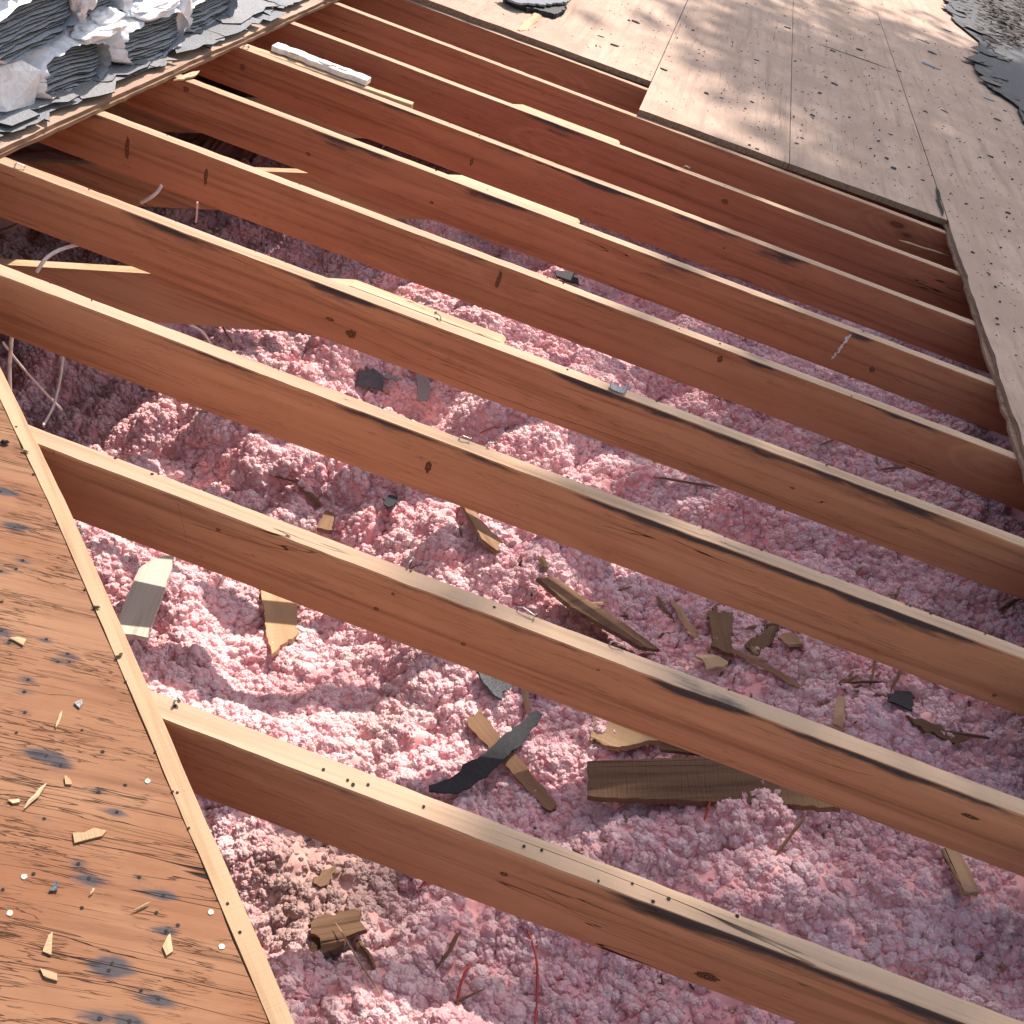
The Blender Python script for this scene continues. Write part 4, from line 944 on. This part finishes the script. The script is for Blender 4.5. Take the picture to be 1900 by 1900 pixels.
# drip of white residue on the sixth rafter side
for nm, px, py, w_, h_ in (('resin', 1692, 655, .010, .016), ('resin', 1698, 672, .007, .030), ('resin', 1690, 700, .005, .02)):
    pass
rf = RAFT[5]; bm = bmesh.new()
yface = -W_R / 2 - .0015
for i in range(26):
    t = i / 25
    c = Vector((.722 - .010 * t + random.uniform(-.004, .004) * (1 + 0 * t), yface, -.012 - .085 * t)); r = random.uniform(.0015, .0042) * (1 - .4 * t)
    ico = bmesh.ops.create_icosphere(bm, subdivisions=1, radius=r, matrix=Matrix.Translation(c) @ Matrix.Diagonal((1, .5, 1.6, 1)))
bmput('resin_drip', bm, M['wire_w'], Matrix.Identity(4), rf)['label'] = 'whitish dried drip below a black knot'

# ------------------------------------------------------------------ chips on the orange deck
for pts, mt, lb in (([(133, 1547), (175, 1538), (197, 1545), (195, 1552), (165, 1558), (137, 1560)], 'tan', 'largest pale wood chip on the orange deck'),
                    ([(113, 1441), (125, 1437), (137, 1448), (132, 1457), (118, 1452)], 'tan', 'curled reddish chip high on the orange deck'),
                    ([(22, 1183), (34, 1178), (50, 1187), (46, 1194), (28, 1190)], 'fresh', 'pale chip near the left edge beside two dark nail rings'),
                    ([(94, 1636), (104, 1630), (112, 1637), (106, 1648), (96, 1650)], 'shdark', 'dark grey leaf-shaped flake on the orange deck'),
                    ([(136, 1304), (150, 1299), (157, 1303), (146, 1312)], 'shgrey', 'small grey glassy flake on the orange deck'),
                    ([(76, 1797), (82, 1795), (110, 1806), (107, 1813), (80, 1806)], 'tan', 'short round-ended peg at the bottom of the orange deck'),
                    ([(86, 1735), (94, 1734), (92, 1770), (84, 1768)], 'tan', 'upright light chip on the lower orange deck'),
                    ([(306, 1736), (313, 1735), (318, 1760), (310, 1773), (306, 1755)], 'fresh', 'upright pale chip beside the dark double nail ring'),
                    ([(19, 1483), (30, 1480), (38, 1482), (34, 1487), (22, 1487)], 'fresh', 'tiny pale chip left of the long curled shaving')):
    piece('wood_chip', pts, M[mt], .0025, surf=zL, raise_=.0008, jag=.0018, label=lb, cat='wood chip')
for a, b_, w_, mt, lb in (((46, 1502), (86, 1456), 7, 'fresh', 'long curled shaving on the orange deck'), ((104, 1352), (115, 1322), 4, 'fresh', 'thin light splinter in the upper orange deck'),
                         ((244, 1693), (280, 1676), 4, 'tan', 'thin slanting splinter near the strip on the orange deck'), ((167, 1662), (175, 1650), 4, 'fresh', 'tiny splinter below the dark double stain'),
                         ((170, 1128), (186, 1130), 6, 'rust', 'dark sliver on the pale edge strip'), ((213, 1224), (228, 1214), 6, 'rust', 'brown flake on the pale edge strip'),
                         ((40, 836), (54, 842), 5, 'tan', 'small splinter on the strip near the deck corner'), ((0, 822), (18, 824), 8, 'hole', 'dark scrap at the left edge of the orange deck')):
    stick('splinter', a, b_, w_, M[mt], lb, surf=zL + .001, lift=(.002, .003))

# ------------------------------------------------------------------ dark crumbs on the upper plywood
def crumb(px, py, L_, ang, wd, label, group=None, mt='shdark', z=None, lift=.001):
    z = z if z is not None else (zU if onz(px, py, zU).x > 1.165 else zU)
    p = onz(px, py, z); bm = bmesh.new(); n_ = 9; t_ = random.uniform(.002, .006)
    vs, vb = [], []
    for i in range(n_):
        a = i / n_ * 2 * math.pi; r = random.uniform(.7, 1.15)
        vs.append(bm.verts.new((L_ / 2 * math.cos(a) * r, wd / 2 * math.sin(a) * r, lift + t_ * random.uniform(.5, 1.2))))
        vb.append(bm.verts.new((vs[-1].co.x * 1.05, vs[-1].co.y * 1.05, lift * .5)))
    bm.faces.new(vs); bm.faces.new(list(reversed(vb)))
    for i in range(n_): bm.faces.new((vs[i], vb[i], vb[(i + 1) % n_], vs[(i + 1) % n_]))
    o = bmput('shingle_crumb', bm, M[mt], Matrix.Translation(p) @ Matrix.Rotation(ang, 4, 'Z')); tag(o, label, 'shingle crumb', group); return o
big = [(1461, 52, .06, 'dark crumb beside the middle joint high on the plywood'), (1550, 157, .05, 'dark lump left of the open joint'), (1595, 93, .07, 'dark crumb near the top middle of the plywood'),
       (1712, 76, .16, 'long dark scrap on the sunny plywood'), (1757, 57, .13, 'dark bar-shaped scrap nearest the old shingles'), (1730, 99, .12, 'thick black lump on the right plywood'),
       (1725, 122, .22, 'grey arrow-like shingle scrap right of the joint'), (1789, 116, .07, 'black lump near the ragged shingle edge'), (1547, 155, .05, 'dark chip touching the lump left of the joint'),
       (1545, 95, .06, 'dark crumb in the middle distance'), (1546, 156, .04, 'tiny chip by the open joint'), (1310, 174, .04, 'dark crumb left of the middle joint'), (1403, 112, .05, 'curved dark crumb near the middle joint'),
       (1395, 190, .03, 'small crumb above the step panel'), (1338, 182, .03, 'small dark crumb on the step panel'), (1657, 313, .04, 'dark sliver right of the narrow panel'), (1652, 250, .035, 'oval dark crumb beside the joint end'),
       (1717, 208, .04, 'oval brown crumb in the sunny patch'), (1835, 185, .12, 'grey strip scrap beside the ragged shingle edge'), (1850, 223, .07, 'brown leaf-like scrap near the right edge'),
       (1864, 206, .04, 'dark clover-shaped crumb near the right edge'), (1140, 85, .06, 'black lump on the top left plywood panel'), (1232, 130, .06, 'dark crumb near the stepped joint'), (1115, 68, .05, 'thin dark crumb on the top left panel'),
       (1404, 277, .03, 'angular crumb at the panel edge'), (1712, 335, .03, 'dark crumb low on the narrow panel'), (1870, 396, .05, 'thin dark crumb on the right panel'), (1390, 270, .02, 'tiny crumb at the panel edge'),
       (1620, 128, .05, 'crumb at the bend of the open joint'), (1180, 42, .07, 'thin dark crumb near the top of the picture')]
for px, py, L_, lb in big: crumb(px, py, L_ * .6, random.uniform(-.3, .3), L_ * random.uniform(.16, .28), lb, mt='shgrey' if 'grey' in lb else 'shdark')
for i in range(115):
    for _ in range(40):
        px = random.uniform(1000, 1895); py = random.uniform(5, 620); p = onz(px, py, zU)
        ok = (p.x > 1.2) or (p.y > 4.25 and p.x > -.05) or p.y > 4.6
        if ok and p.y < 11 and p.x < 1.75 and random.random() < (.25 + .75 * (px > 1450)): break
    else: continue
    crumb(px, py, min(.05, .010 * math.exp(random.gauss(0, .6))), random.gauss(0, .6), random.uniform(.003, .007), 'tiny dark crumb strewn on the upper plywood', 'tiny dark crumbs on the upper plywood')
# fine grit: countless
vs, fs = [], []
for i in range(2600):
    px = random.uniform(900, 1920); py = random.uniform(-5, 800); p = onz(px, py, zU)
    if not ((p.x > 1.2) or (p.y > 4.25 and p.x > -.05) or p.y > 4.6) or p.y > 12 or p.x > 1.95: continue
    if mnoise.noise(Vector((p.x * 3, p.y * 2, 3))) < -.1 and random.random() < .7: continue
    z = zU + .0003; a = random.uniform(0, 6.28); L_ = random.uniform(.001, .006) * (1 + p.y * .08); wd = random.uniform(.0008, .002) * (1 + p.y * .08); b0 = len(vs)
    ca, sa = math.cos(a), math.sin(a)
    for u_, v_ in ((-L_, -wd), (L_, -wd * .6), (L_ * .8, wd), (-L_ * .7, wd)): vs.append((p.x + u_ * ca - v_ * sa, p.y + u_ * sa + v_ * ca, z))
    vs.append((p.x, p.y, z + wd * 1.2))
    for j in range(4): fs.append((b0 + j, b0 + (j + 1) % 4, b0 + 4))
o = put('debris', vs, fs, M['granule'], base=(1, 5, 0)); tag(o, 'countless fine dark specks and needles over the upper plywood', 'debris', kind='stuff')
stick('splinter', (965, 58), (1002, 22), 16, M['fresh'], 'pale split lath on the sunlit plywood below the dark scrap at the top', surf=zU, lift=(.003, .003))
stick('splinter', (1500, 75), (1660, 131), 4, M['hole'], 'dark open crack between two boards high on the plywood', surf=zU, lift=(-.0005, -.0005), thick=.0012)
stick('splinter', (1737, 348), (1748, 402), 6, M['hole'], 'dark slot at the top corner of the right plywood panel', surf=zU, lift=(.004, .004), thick=.002)
piece('shingle_scrap', [(935, -6), (1050, -8), (1048, 18), (1030, 26), (985, 14), (960, 8)], M['felt'], .02, surf=zU, raise_=.002, jag=.012, label='torn black felt scrap on the sunlit plywood at the top edge', cat='shingle scrap')
piece('shingle_scrap', [(925, -14), (1060, -18), (1058, 2), (1010, 8), (955, 4)], M['shblue'], .008, surf=zU, raise_=.03, jag=.012, label='blue-grey shingle scrap lying over the torn black felt', cat='shingle scrap')

# ------------------------------------------------------------------ shingles on the ridge deck
def ragpoly(cx, cy_, lx, ly, rot, jag, n=26):
    out = []
    per = [(-lx, -ly), (lx, -ly), (lx, ly), (-lx, ly)]
    for i in range(4):
        a = Vector(per[i]); b_ = Vector(per[(i + 1) % 4])
        for j in range(n // 4):
            p = a + (b_ - a) * (j / (n // 4)); jj = jag if i in (1,) else jag * .35
            p = p + Vector((random.gauss(0, jj), random.gauss(0, jj)))
            out.append((cx + p.x * math.cos(rot) - p.y * math.sin(rot), cy_ + p.x * math.sin(rot) + p.y * math.cos(rot)))
    return out
def sheet(name, poly, z, th, mt, me2, lift=0.0, warp=.004, sd=0):
    cx = sum(p[0] for p in poly) / len(poly); cyy = sum(p[1] for p in poly) / len(poly)
    bm = bmesh.new()
    def zz(x, y): return z + lift * max(0, (x - cx)) + warp * mnoise.noise(Vector((x * 6, y * 6, sd)))
    top = [bm.verts.new((x - cx, y - cyy, zz(x, y) - z)) for x, y in poly]; bot = [bm.verts.new((v.co.x, v.co.y, v.co.z - th)) for v in top]
    bm.faces.new(top); bm.faces.new(list(reversed(bot))); n_ = len(poly)
    for i in range(n_):
        f = bm.faces.new((top[i], bot[i], bot[(i + 1) % n_], top[(i + 1) % n_])); f.material_index = 1
    bmesh.ops.triangulate(bm, faces=[f for f in bm.faces if len(f.verts) > 4])
    return bmput(name, bm, [mt, me2], Matrix.Translation((cx, cyy, z)))
o = sheet('roof_shingles', [(-1.47, 1.95)] + jagline((-1.46, 1.95), (-1.42, 4.3), .02, .02, 31) + jagline((-1.42, 4.3), (-1.45, 15.5), .1, .03, 32) + [(-4.65, 15.5), (-4.65, 1.5), (-2.7, 1.5)], .030, .008, M['shblue'], M['asph'], 0, .002)
tag(o, 'weathered blue-grey shingle field under the bundles on the ridge side', 'shingles')
adj = ['torn', 'ragged', 'cracked', 'broken', 'curled', 'split', 'chipped', 'frayed']
whr = ['at the lower left corner of the deck', 'under the lowest bundle', 'just right of the lowest bundle', 'below the second bundle', 'at the foot of the second bundle', 'between the second and third bundles', 'below the third bundle', 'right of the third bundle',
       'over the sixth rafter end', 'near the seventh rafter end', 'near the eighth rafter end', 'at the top end of the deck edge', 'at the very top corner of the shingled deck']
for i in range(26):
    y = 1.98 + i * .098 + random.uniform(-.03, .03); ex = -1.355 + (y - 2.07) * .03; sp = random.uniform(-.02, .018)
    if i % 5 == 0: sp -= .035
    lx = random.uniform(.05, .09)
    pl = ragpoly(ex - .026 + sp - lx, y, lx, random.uniform(.06, .17), random.uniform(-.2, .2), .010)
    o = sheet('torn_shingle', pl, .033 + .004 * (i % 4), .0032, M['shblue'] if i % 3 else M['shgrey'], M['asph'], random.uniform(0, .09), .006, i)
    tag(o, f"{adj[i % 8]} {'upper' if i % 2 else 'lower'} layer shingle piece {whr[min(12, i // 2)]}", 'shingle piece', 'torn shingles along the deck edge')
# folded blue shingle left of the lowest bundle
o = sheet('folded_shingle', [tuple(onz(x, y, .05))[:2] for x, y in ((-25, 168), (10, 178), (60, 205), (74, 212), (22, 236), (-30, 222))], .052, .005, M['shblue'], M['asph'], .02, .01, 3)
tag(o, 'folded blue-grey shingle hanging from the lowest bundle at the left edge', 'shingle piece')

# ------------------------------------------------------------------ shingle bundles
def bundle(y0, y1, z0, z1, xf, sag, lab, wrap_cover=(0, 1), tilt=0.0, pinch=.85, opened=True, seed=0, wrap_jag=.016, wrap_front=0.0, depth=.34):
    rnd = random.Random(seed); root = bpy.data.objects.new('shingle_bundle', None); C.objects.link(root)
    yc = (y0 + y1) / 2; root.matrix_world = T @ Matrix.Translation((xf, yc, z0)); tag(root, lab, 'shingle bundle', 'wrapped shingle bundles')
    hy = (y1 - y0) / 2; H = z1 - z0; n_l = max(6, int(H / .0076)); ld = H / n_l
    def zwave(y): return sag * math.cos((y / hy) * 1.8 + seed) + .35 * sag * math.sin(y / hy * 4 + seed * 2.0)
    vs, fs, mi = [], [], []
    for L_ in range(n_l):
        t = (L_ + .5) / n_l; e = (2 * t - 1); half = hy * (1 - .30 * pinch * abs(e) ** 2.6)
        xo = rnd.uniform(-.005, .005) + .020 * (.5 - t); z = L_ * ld; th = ld * rnd.uniform(.30, .44); ny_ = 34; b0 = len(vs)
        ph = rnd.uniform(0, 9)
        for j in range(ny_ + 1):
            y = -half + 2 * half * j / ny_; ew = max(0, abs(y / half) - .85) / .15
            w_ = zwave(y) + .0012 * mnoise.noise(Vector((y * 30, ph, seed)))
            xx = xo + .006 * mnoise.noise(Vector((y * 18, ph, 1))) + .002 * mnoise.noise(Vector((y * 90, ph, 2))) - .02 * ew * ew
            for (dx, dz) in ((xx, 0), (xx + .001, th), (-depth, th), (-depth, 0)):
                vs.append((dx, y + tilt * z, z + dz + w_))
        for j in range(ny_):
            for q_ in range(4):
                a = b0 + j * 4 + q_; b2 = b0 + j * 4 + (q_ + 1) % 4
                fs.append((a, b2, b2 + 4, a + 4)); mi.append(1 if q_ == 0 else (0 if q_ == 1 else 1))
        fs.append((b0, b0 + 3, b0 + 2, b0 + 1)); mi.append(1); e0 = b0 + ny_ * 4; fs.append((e0, e0 + 1, e0 + 2, e0 + 3)); mi.append(1)
    me = mesh('shingle_stack', vs, fs, [M['ledge'], M['asph']], mi); link('shingle_stack', me, Matrix.Identity(4), root)
    # wrapper: tube around the stack with a torn, wrinkled front rim
    a0, a1 = wrap_cover; NA, NX = 72, 12; rows = []; bm = bmesh.new()
    for i in range(NA + 1):
        u_ = a0 + (a1 - a0) * i / NA; ang = u_ * 2 * math.pi      # 0 at the near (-y) middle, .25 top, .5 far, .75 bottom
        cyy, czz = -math.cos(ang), math.sin(ang)
        se = 1 / max(1e-6, (abs(cyy) ** 2.7 + abs(czz) ** 2.7)) ** (1 / 2.7)
        y = cyy * se * (hy + .006); zz = H / 2 + czz * se * (H / 2 + .006)
        rim = wrap_front + wrap_jag * mnoise.noise(Vector((u_ * 14, seed * 3.3, 0))) + wrap_jag * .7 * mnoise.noise(Vector((u_ * 45, seed * 3.3, 5)))
        row = []
        for j in range(NX + 1):
            s = j / NX; x = rim * (1 - s) - depth * s
            infl = 1 + .03 * mnoise.noise(Vector((u_ * 20, x * 12, seed))) + (.05 * (1 - s) ** 8) * mnoise.noise(Vector((u_ * 38, 2, seed)))
            wr = .006 * mnoise.noise(Vector((y * 22, x * 20, seed + 4))) + .004 * mnoise.noise(Vector((y * 60, x * 50, seed + 7)))
            # the front lip folds slightly inwards over the layer ends
            k_in = 1 + .04 * min(1, s * 6) - .13 * max(0, 1 - s * 9)
            row.append(bm.verts.new((x, y * infl * k_in + tilt * zz, (zz - H / 2) * infl * k_in + H / 2 + zwave(max(-hy, min(hy, y))) * .9 + wr)))
        rows.append(row)
    for i in range(NA):
        for j in range(NX): bm.faces.new((rows[i][j], rows[i + 1][j], rows[i + 1][j + 1], rows[i][j + 1]))
    bmput('plastic_wrapper', bm, M['wrap'], Matrix.Identity(4), root, smooth=True)
    return root
Bz = .036
bundle(2.285, 2.610, Bz + .002, Bz + .118, -1.415, .006, 'lowest shingle bundle in front at the left, with a blue-white torn wrapper flap', seed=1, tilt=.05, wrap_front=.026)
bundle(2.640, 3.010, Bz + .002, Bz + .122, -1.400, .004, 'rounded shingle bundle in the front row second from the left', seed=2, tilt=.12, wrap_front=.026, pinch=1.0)
bundle(3.060, 3.420, Bz + .002, Bz + .110, -1.425, .008, 'shingle bundle at the right end of the front row', seed=3, tilt=.05, wrap_front=.026, pinch=.9)
bundle(2.10, 2.475, .170, .300, -1.425, .010, 'shingle bundle of the second tier at the left edge', seed=4, tilt=.05, wrap_front=.026)
bundle(2.500, 2.690, .165, .270, -1.440, .004, 'small half-hidden bundle in the middle of the second tier with a white puffed wrapper below', seed=5, wrap_front=.03)
bundle(2.715, 2.960, .165, .290, -1.430, .006, 'dark-ended bundle of the second tier left of the crumpled wrap', seed=6, tilt=.15, wrap_front=.02)
bundle(3.020, 3.360, .160, .290, -1.430, .010, 'shingle bundle of the second tier at the right', seed=7, tilt=.05, wrap_front=.024)
bundle(1.98, 2.330, .312, .450, -1.440, .012, 'shingle bundle of the third tier at the upper left corner', seed=8, wrap_front=.022)
bundle(2.360, 2.740, .300, .420, -1.430, .006, 'third tier bundle still wrapped in smooth white plastic', seed=9, wrap_front=.045, wrap_jag=.004)
# smooth wrapped front of that bundle and crumpled wrap pieces stuffed between the bundles
def crumple(y, z, ry, rz, rx, lab, sd, x=-1.41):
    bm = bmesh.new(); bmesh.ops.create_icosphere(bm, subdivisions=5, radius=1.0)
    for v in bm.verts:
        n1 = mnoise.noise(v.co * 1.8 + Vector((sd * 7, 0, 0))); n2 = abs(mnoise.noise(v.co * 3.0 + Vector((0, sd * 5, 0)))); n3 = abs(mnoise.noise(v.co * 11 + Vector((0, 0, sd))))
        s = 1 + .30 * n1 - .16 * n2 - .03 * n3; v.co = Vector((v.co.x * s * rx, v.co.y * s * ry, v.co.z * s * rz))
    o = bmput('crumpled_wrapper', bm, M['wrap'], Matrix.Translation((x, y, z)), smooth=True); tag(o, lab, 'plastic wrapper', 'crumpled plastic between bundles'); return o
crumple(2.57, .165, .12, .022, .045, 'bright white plastic roll over the lowest front bundle', 2)
crumple(2.85, .172, .15, .024, .045, 'bright white plastic roll over the rounded bundle', 3)
crumple(3.03, .13, .04, .07, .025, 'crumpled white plastic beside the right front bundle', 4)
crumple(2.49, .27, .04, .06, .03, 'twisted white plastic between second tier bundles at the left', 6)
crumple(2.99, .27, .04, .10, .03, 'crumpled white plastic in the second tier at the right', 8)
crumple(2.60, .185, .07, .020, .03, 'puffed white plastic under the small second tier bundle', 9)
o = put('wrapper_flap', [(-1.40, 2.17, .060), (-1.405, 2.285, .045), (-1.395, 2.30, .125), (-1.42, 2.26, .150), (-1.43, 2.14, .150), (-1.46, 2.10, .06)], [(0, 1, 2, 3, 4, 5)], M['wrap'], base=(-1.4, 2.2, .05))
sol = o.modifiers.new('thick', 'SOLIDIFY'); sol.thickness = .002
tag(o, 'smooth blue-white wrapper flap at the near end of the lowest bundle', 'wrapper flap')

# ------------------------------------------------------------------ old shingles at the far upper right
edgeR = [onz(x, y, zU) for x, y in ((1750, -12), (1757, 20), (1772, 45), (1790, 52), (1812, 72), (1822, 100), (1798, 108), (1812, 135), (1832, 165), (1878, 190), (1890, 215), (1905, 245), (1935, 300))]
pe = [(p.x, p.y) for p in edgeR]; jl = []
for a, b_ in zip(pe, pe[1:]): jl += jagline(a, b_, .08, .03, 41)[:-1]
o = sheet('old_shingles', [(2.3, 15.7)] + jl + [(2.3, 5.2), (3.08, 4.9), (3.08, 15.7)], zU + .016, .008, M['shdark'], M['asph'], 0, .002)
tag(o, 'old dark shingles still on the roof at the upper right, dappled by the tree', 'shingles')
for i in range(26):
    t = random.random(); j = min(len(pe) - 2, int(t * (len(pe) - 1))); a = Vector(pe[j]); b_ = Vector(pe[j + 1]); p = a + (b_ - a) * random.random()
    pl = ragpoly(p.x + random.uniform(.0, .14), p.y, random.uniform(.03, .10), random.uniform(.03, .09), random.uniform(-.5, .5), .012)
    o = sheet('torn_shingle', pl, zU + .018 + .003 * (i % 4), .003, M['shdark'] if i % 3 else M['felt'], M['asph'], random.uniform(0, .08), .008, i)
    tag(o, 'small torn dark shingle piece along the ragged edge of the old shingles', 'shingle piece', 'torn pieces along the old shingles')
vs, fs = [], []
for i in range(1400):
    px = random.uniform(1770, 1930); py = random.uniform(-15, 90); p = onz(px, py, zU + .02)
    if p.x < 2.0 or random.random() > .3 + .7 * (p.x > 2.25): continue
    a = random.uniform(0, 6.28); L_ = random.uniform(.02, .06); wd = L_ * random.uniform(.15, .4); z = zU + .022 + random.uniform(0, .03); b0 = len(vs); ca, sa = math.cos(a), math.sin(a)
    for u_, v_ in ((-L_, 0), (0, -wd), (L_, 0), (0, wd)): vs.append((p.x + u_ * ca - v_ * sa, p.y + u_ * sa + v_ * ca, z + random.uniform(0, .015)))
    fs.append((b0, b0 + 1, b0 + 2)); fs.append((b0, b0 + 2, b0 + 3))
o = put('leaf_litter', vs, fs, M['granule'], base=(2.4, 9, 0)); tag(o, 'dark leaf litter and torn bits on the old shingles', 'leaf litter', kind='stuff')

# ------------------------------------------------------------------ rest of the house, ground, shading tree
def wbox(name, a, b_, mat, lab=None, cat=None, kind=None):
    vs = [(x, y, z) for x in (a[0], b_[0]) for y in (a[1], b_[1]) for z in (a[2], b_[2])]
    fs = [(0, 1, 3, 2), (4, 6, 7, 5), (0, 4, 5, 1), (2, 3, 7, 6), (0, 2, 6, 4), (1, 5, 7, 3)]
    me = mesh(name, vs, fs, mat); o = bpy.data.objects.new(name, me); C.objects.link(o)
    if lab: tag(o, lab, cat)
    if kind: o['kind'] = kind
    return o
wL = T @ Vector((-4.6, 0, 0)); wR = T @ Vector((2.95, 0, -.16))
g = wbox('ground', (-60, -60, -4.0), (60, 60, -3.95), M['ground'], kind='structure')
for nm, a, b_ in (('house_wall', (wR.x - .15, -2.0, -3.95), (wR.x, 15.8, wR.z - .02)), ('house_wall', (wL.x - 4.0, -2.0, -3.95), (wL.x - 3.85, 15.8, -.9)),
                  ('house_wall', (wL.x - 3.85, -2.15, -3.95), (wR.x - .15, -2.0, -.95)), ('house_wall', (wL.x - 3.85, 15.8, -3.95), (wR.x - .15, 15.95, -.95))):
    o = wbox(nm, a, b_, M['wall'])
    tag(o, {0: 'eave wall below the right roof edge, outside the photo'}.get(0) if False else None, None); o['kind'] = 'structure'
# gable triangles and back slope close the attic
rz = (T @ Vector((-4.7, 0, 0))); bx = rz.x - 3.9
for y0 in (-2.12, 15.82):
    vs = [(bx, y0, -.95), (wR.x, y0, -.95), (wR.x, y0, wR.z), (rz.x, y0, rz.z - .02), (bx, y0, -.9), (bx, y0 + .1, -.95), (wR.x, y0 + .1, -.95), (wR.x, y0 + .1, wR.z), (rz.x, y0 + .1, rz.z - .02), (bx, y0 + .1, -.9)]
    me = mesh('gable_wall', vs, [(0, 1, 2, 3, 4), (9, 8, 7, 6, 5), (0, 5, 6, 1), (1, 6, 7, 2), (2, 7, 8, 3), (3, 8, 9, 4), (4, 9, 5, 0)], M['wall']); o = bpy.data.objects.new('gable_wall', me); C.objects.link(o); o['kind'] = 'structure'
vs = [(rz.x, -2.2, rz.z), (rz.x, 16, rz.z), (bx - .3, 16, -.7), (bx - .3, -2.2, -.7)]; vs += [(x, y, z + .03) for x, y, z in vs]
me = mesh('back_roof', vs, [(3, 2, 1, 0), (4, 5, 6, 7), (0, 1, 5, 4), (1, 2, 6, 5), (2, 3, 7, 6), (3, 0, 4, 7)], M['shdark']); o = bpy.data.objects.new('back_roof', me); C.objects.link(o); o['kind'] = 'structure'

def tree(center, rad, nleaf, holes, lab, base_xy, seed, squash=(1, 1, 1), leaf=.11):
    """trunk, limbs and a crown of many separate leaves; centre in world space"""
    rn = np.random.default_rng(seed); root = bpy.data.objects.new('shade_tree', None); C.objects.link(root)
    root.location = (base_xy[0], base_xy[1], -3.95); tag(root, lab, 'tree')
    b0 = Vector(root.location); bm = bmesh.new(); cc = Vector(center) - b0
    pts = [Vector((0, 0, 0)), cc * .3 + Vector((.2, 0, .3)), cc * .6 + Vector((-.1, .1, .5)), cc]
    sp = smooth_pts(pts, 5); tube(bm, sp, .22, 10, [1 - .75 * i / (len(sp) - 1) for i in range(len(sp))])
    ends = []
    for i in range(16):
        s = sp[len(sp) // 2 + i % (len(sp) // 2)]; d = Vector(rn.normal(size=3)).normalized(); d.z = abs(d.z) * .6
        e = cc + Vector((d.x * rad * .8 * squash[0], d.y * rad * .8 * squash[1], d.z * rad * .7 * squash[2])); q_ = smooth_pts([s, (s + e) / 2 + Vector((0, 0, .3)), e], 4)
        tube(bm, q_, .07, 6, [1 - .8 * j / (len(q_) - 1) for j in range(len(q_))])
    bmput('trunk', bm, M['bark'], None, None).parent = root
    tr = root.children[0]; tr.matrix_world = Matrix.Translation(b0)
    # leaf clumps
    ncl = 90; cl = rn.normal(size=(ncl, 3)); cl /= np.linalg.norm(cl, axis=1)[:, None]; cl *= (rn.random(ncl) ** (1 / 2.2))[:, None] * rad * np.array(squash)
    idx = rn.integers(0, ncl, nleaf); P_ = cl[idx] + rn.normal(size=(nleaf, 3)) * rad * .16
    a = rn.normal(size=(nleaf, 3)); a /= np.linalg.norm(a, axis=1)[:, None]; t = rn.normal(size=(nleaf, 3)); b_ = np.cross(a, t); b_ /= np.linalg.norm(b_, axis=1)[:, None]
    s = leaf * (.6 + .8 * rn.random(nleaf))[:, None]
    V = np.stack([P_ - a * s, P_ - b_ * s * .5, P_ + a * s, P_ + b_ * s * .5], 1).reshape(-1, 3) + np.array(cc)
    me = bpy.data.meshes.new('crown'); me.vertices.add(len(V)); me.vertices.foreach_set('co', V.astype(np.float32).ravel())
    me.loops.add(nleaf * 4); me.loops.foreach_set('vertex_index', np.arange(nleaf * 4, dtype=np.int32)); me.polygons.add(nleaf)
    me.polygons.foreach_set('loop_start', np.arange(0, nleaf * 4, 4, dtype=np.int32)); me.update(calc_edges=True); me.materials.append(M['leaf'])
    o = bpy.data.objects.new('crown', me); C.objects.link(o); o.parent = root
    return root
DIST = 15.0
def up_sun(x, y, d=DIST): return (T @ Vector((x, y, 0))) + to_sun * d
TREES = [((1.50, 1.5), 1.45, 4300, 1), ((2.0, 3.6), 1.55, 5600, 2), ((1.9, 6.2), 1.9, 7600, 3), ((1.15, -.6), 1.2, 3500, 4)]
tl = ['nearest', 'second', 'farthest', 'lowest']
for (xy, rad, nl, sd), nm in zip(TREES, tl):
    cpos = up_sun(*xy); tree(cpos, rad, nl, 0, f'{nm} leafy tree outside the photo shading the right of the roof', (cpos.x * .6 + 3.5, cpos.y + 2.5), sd)
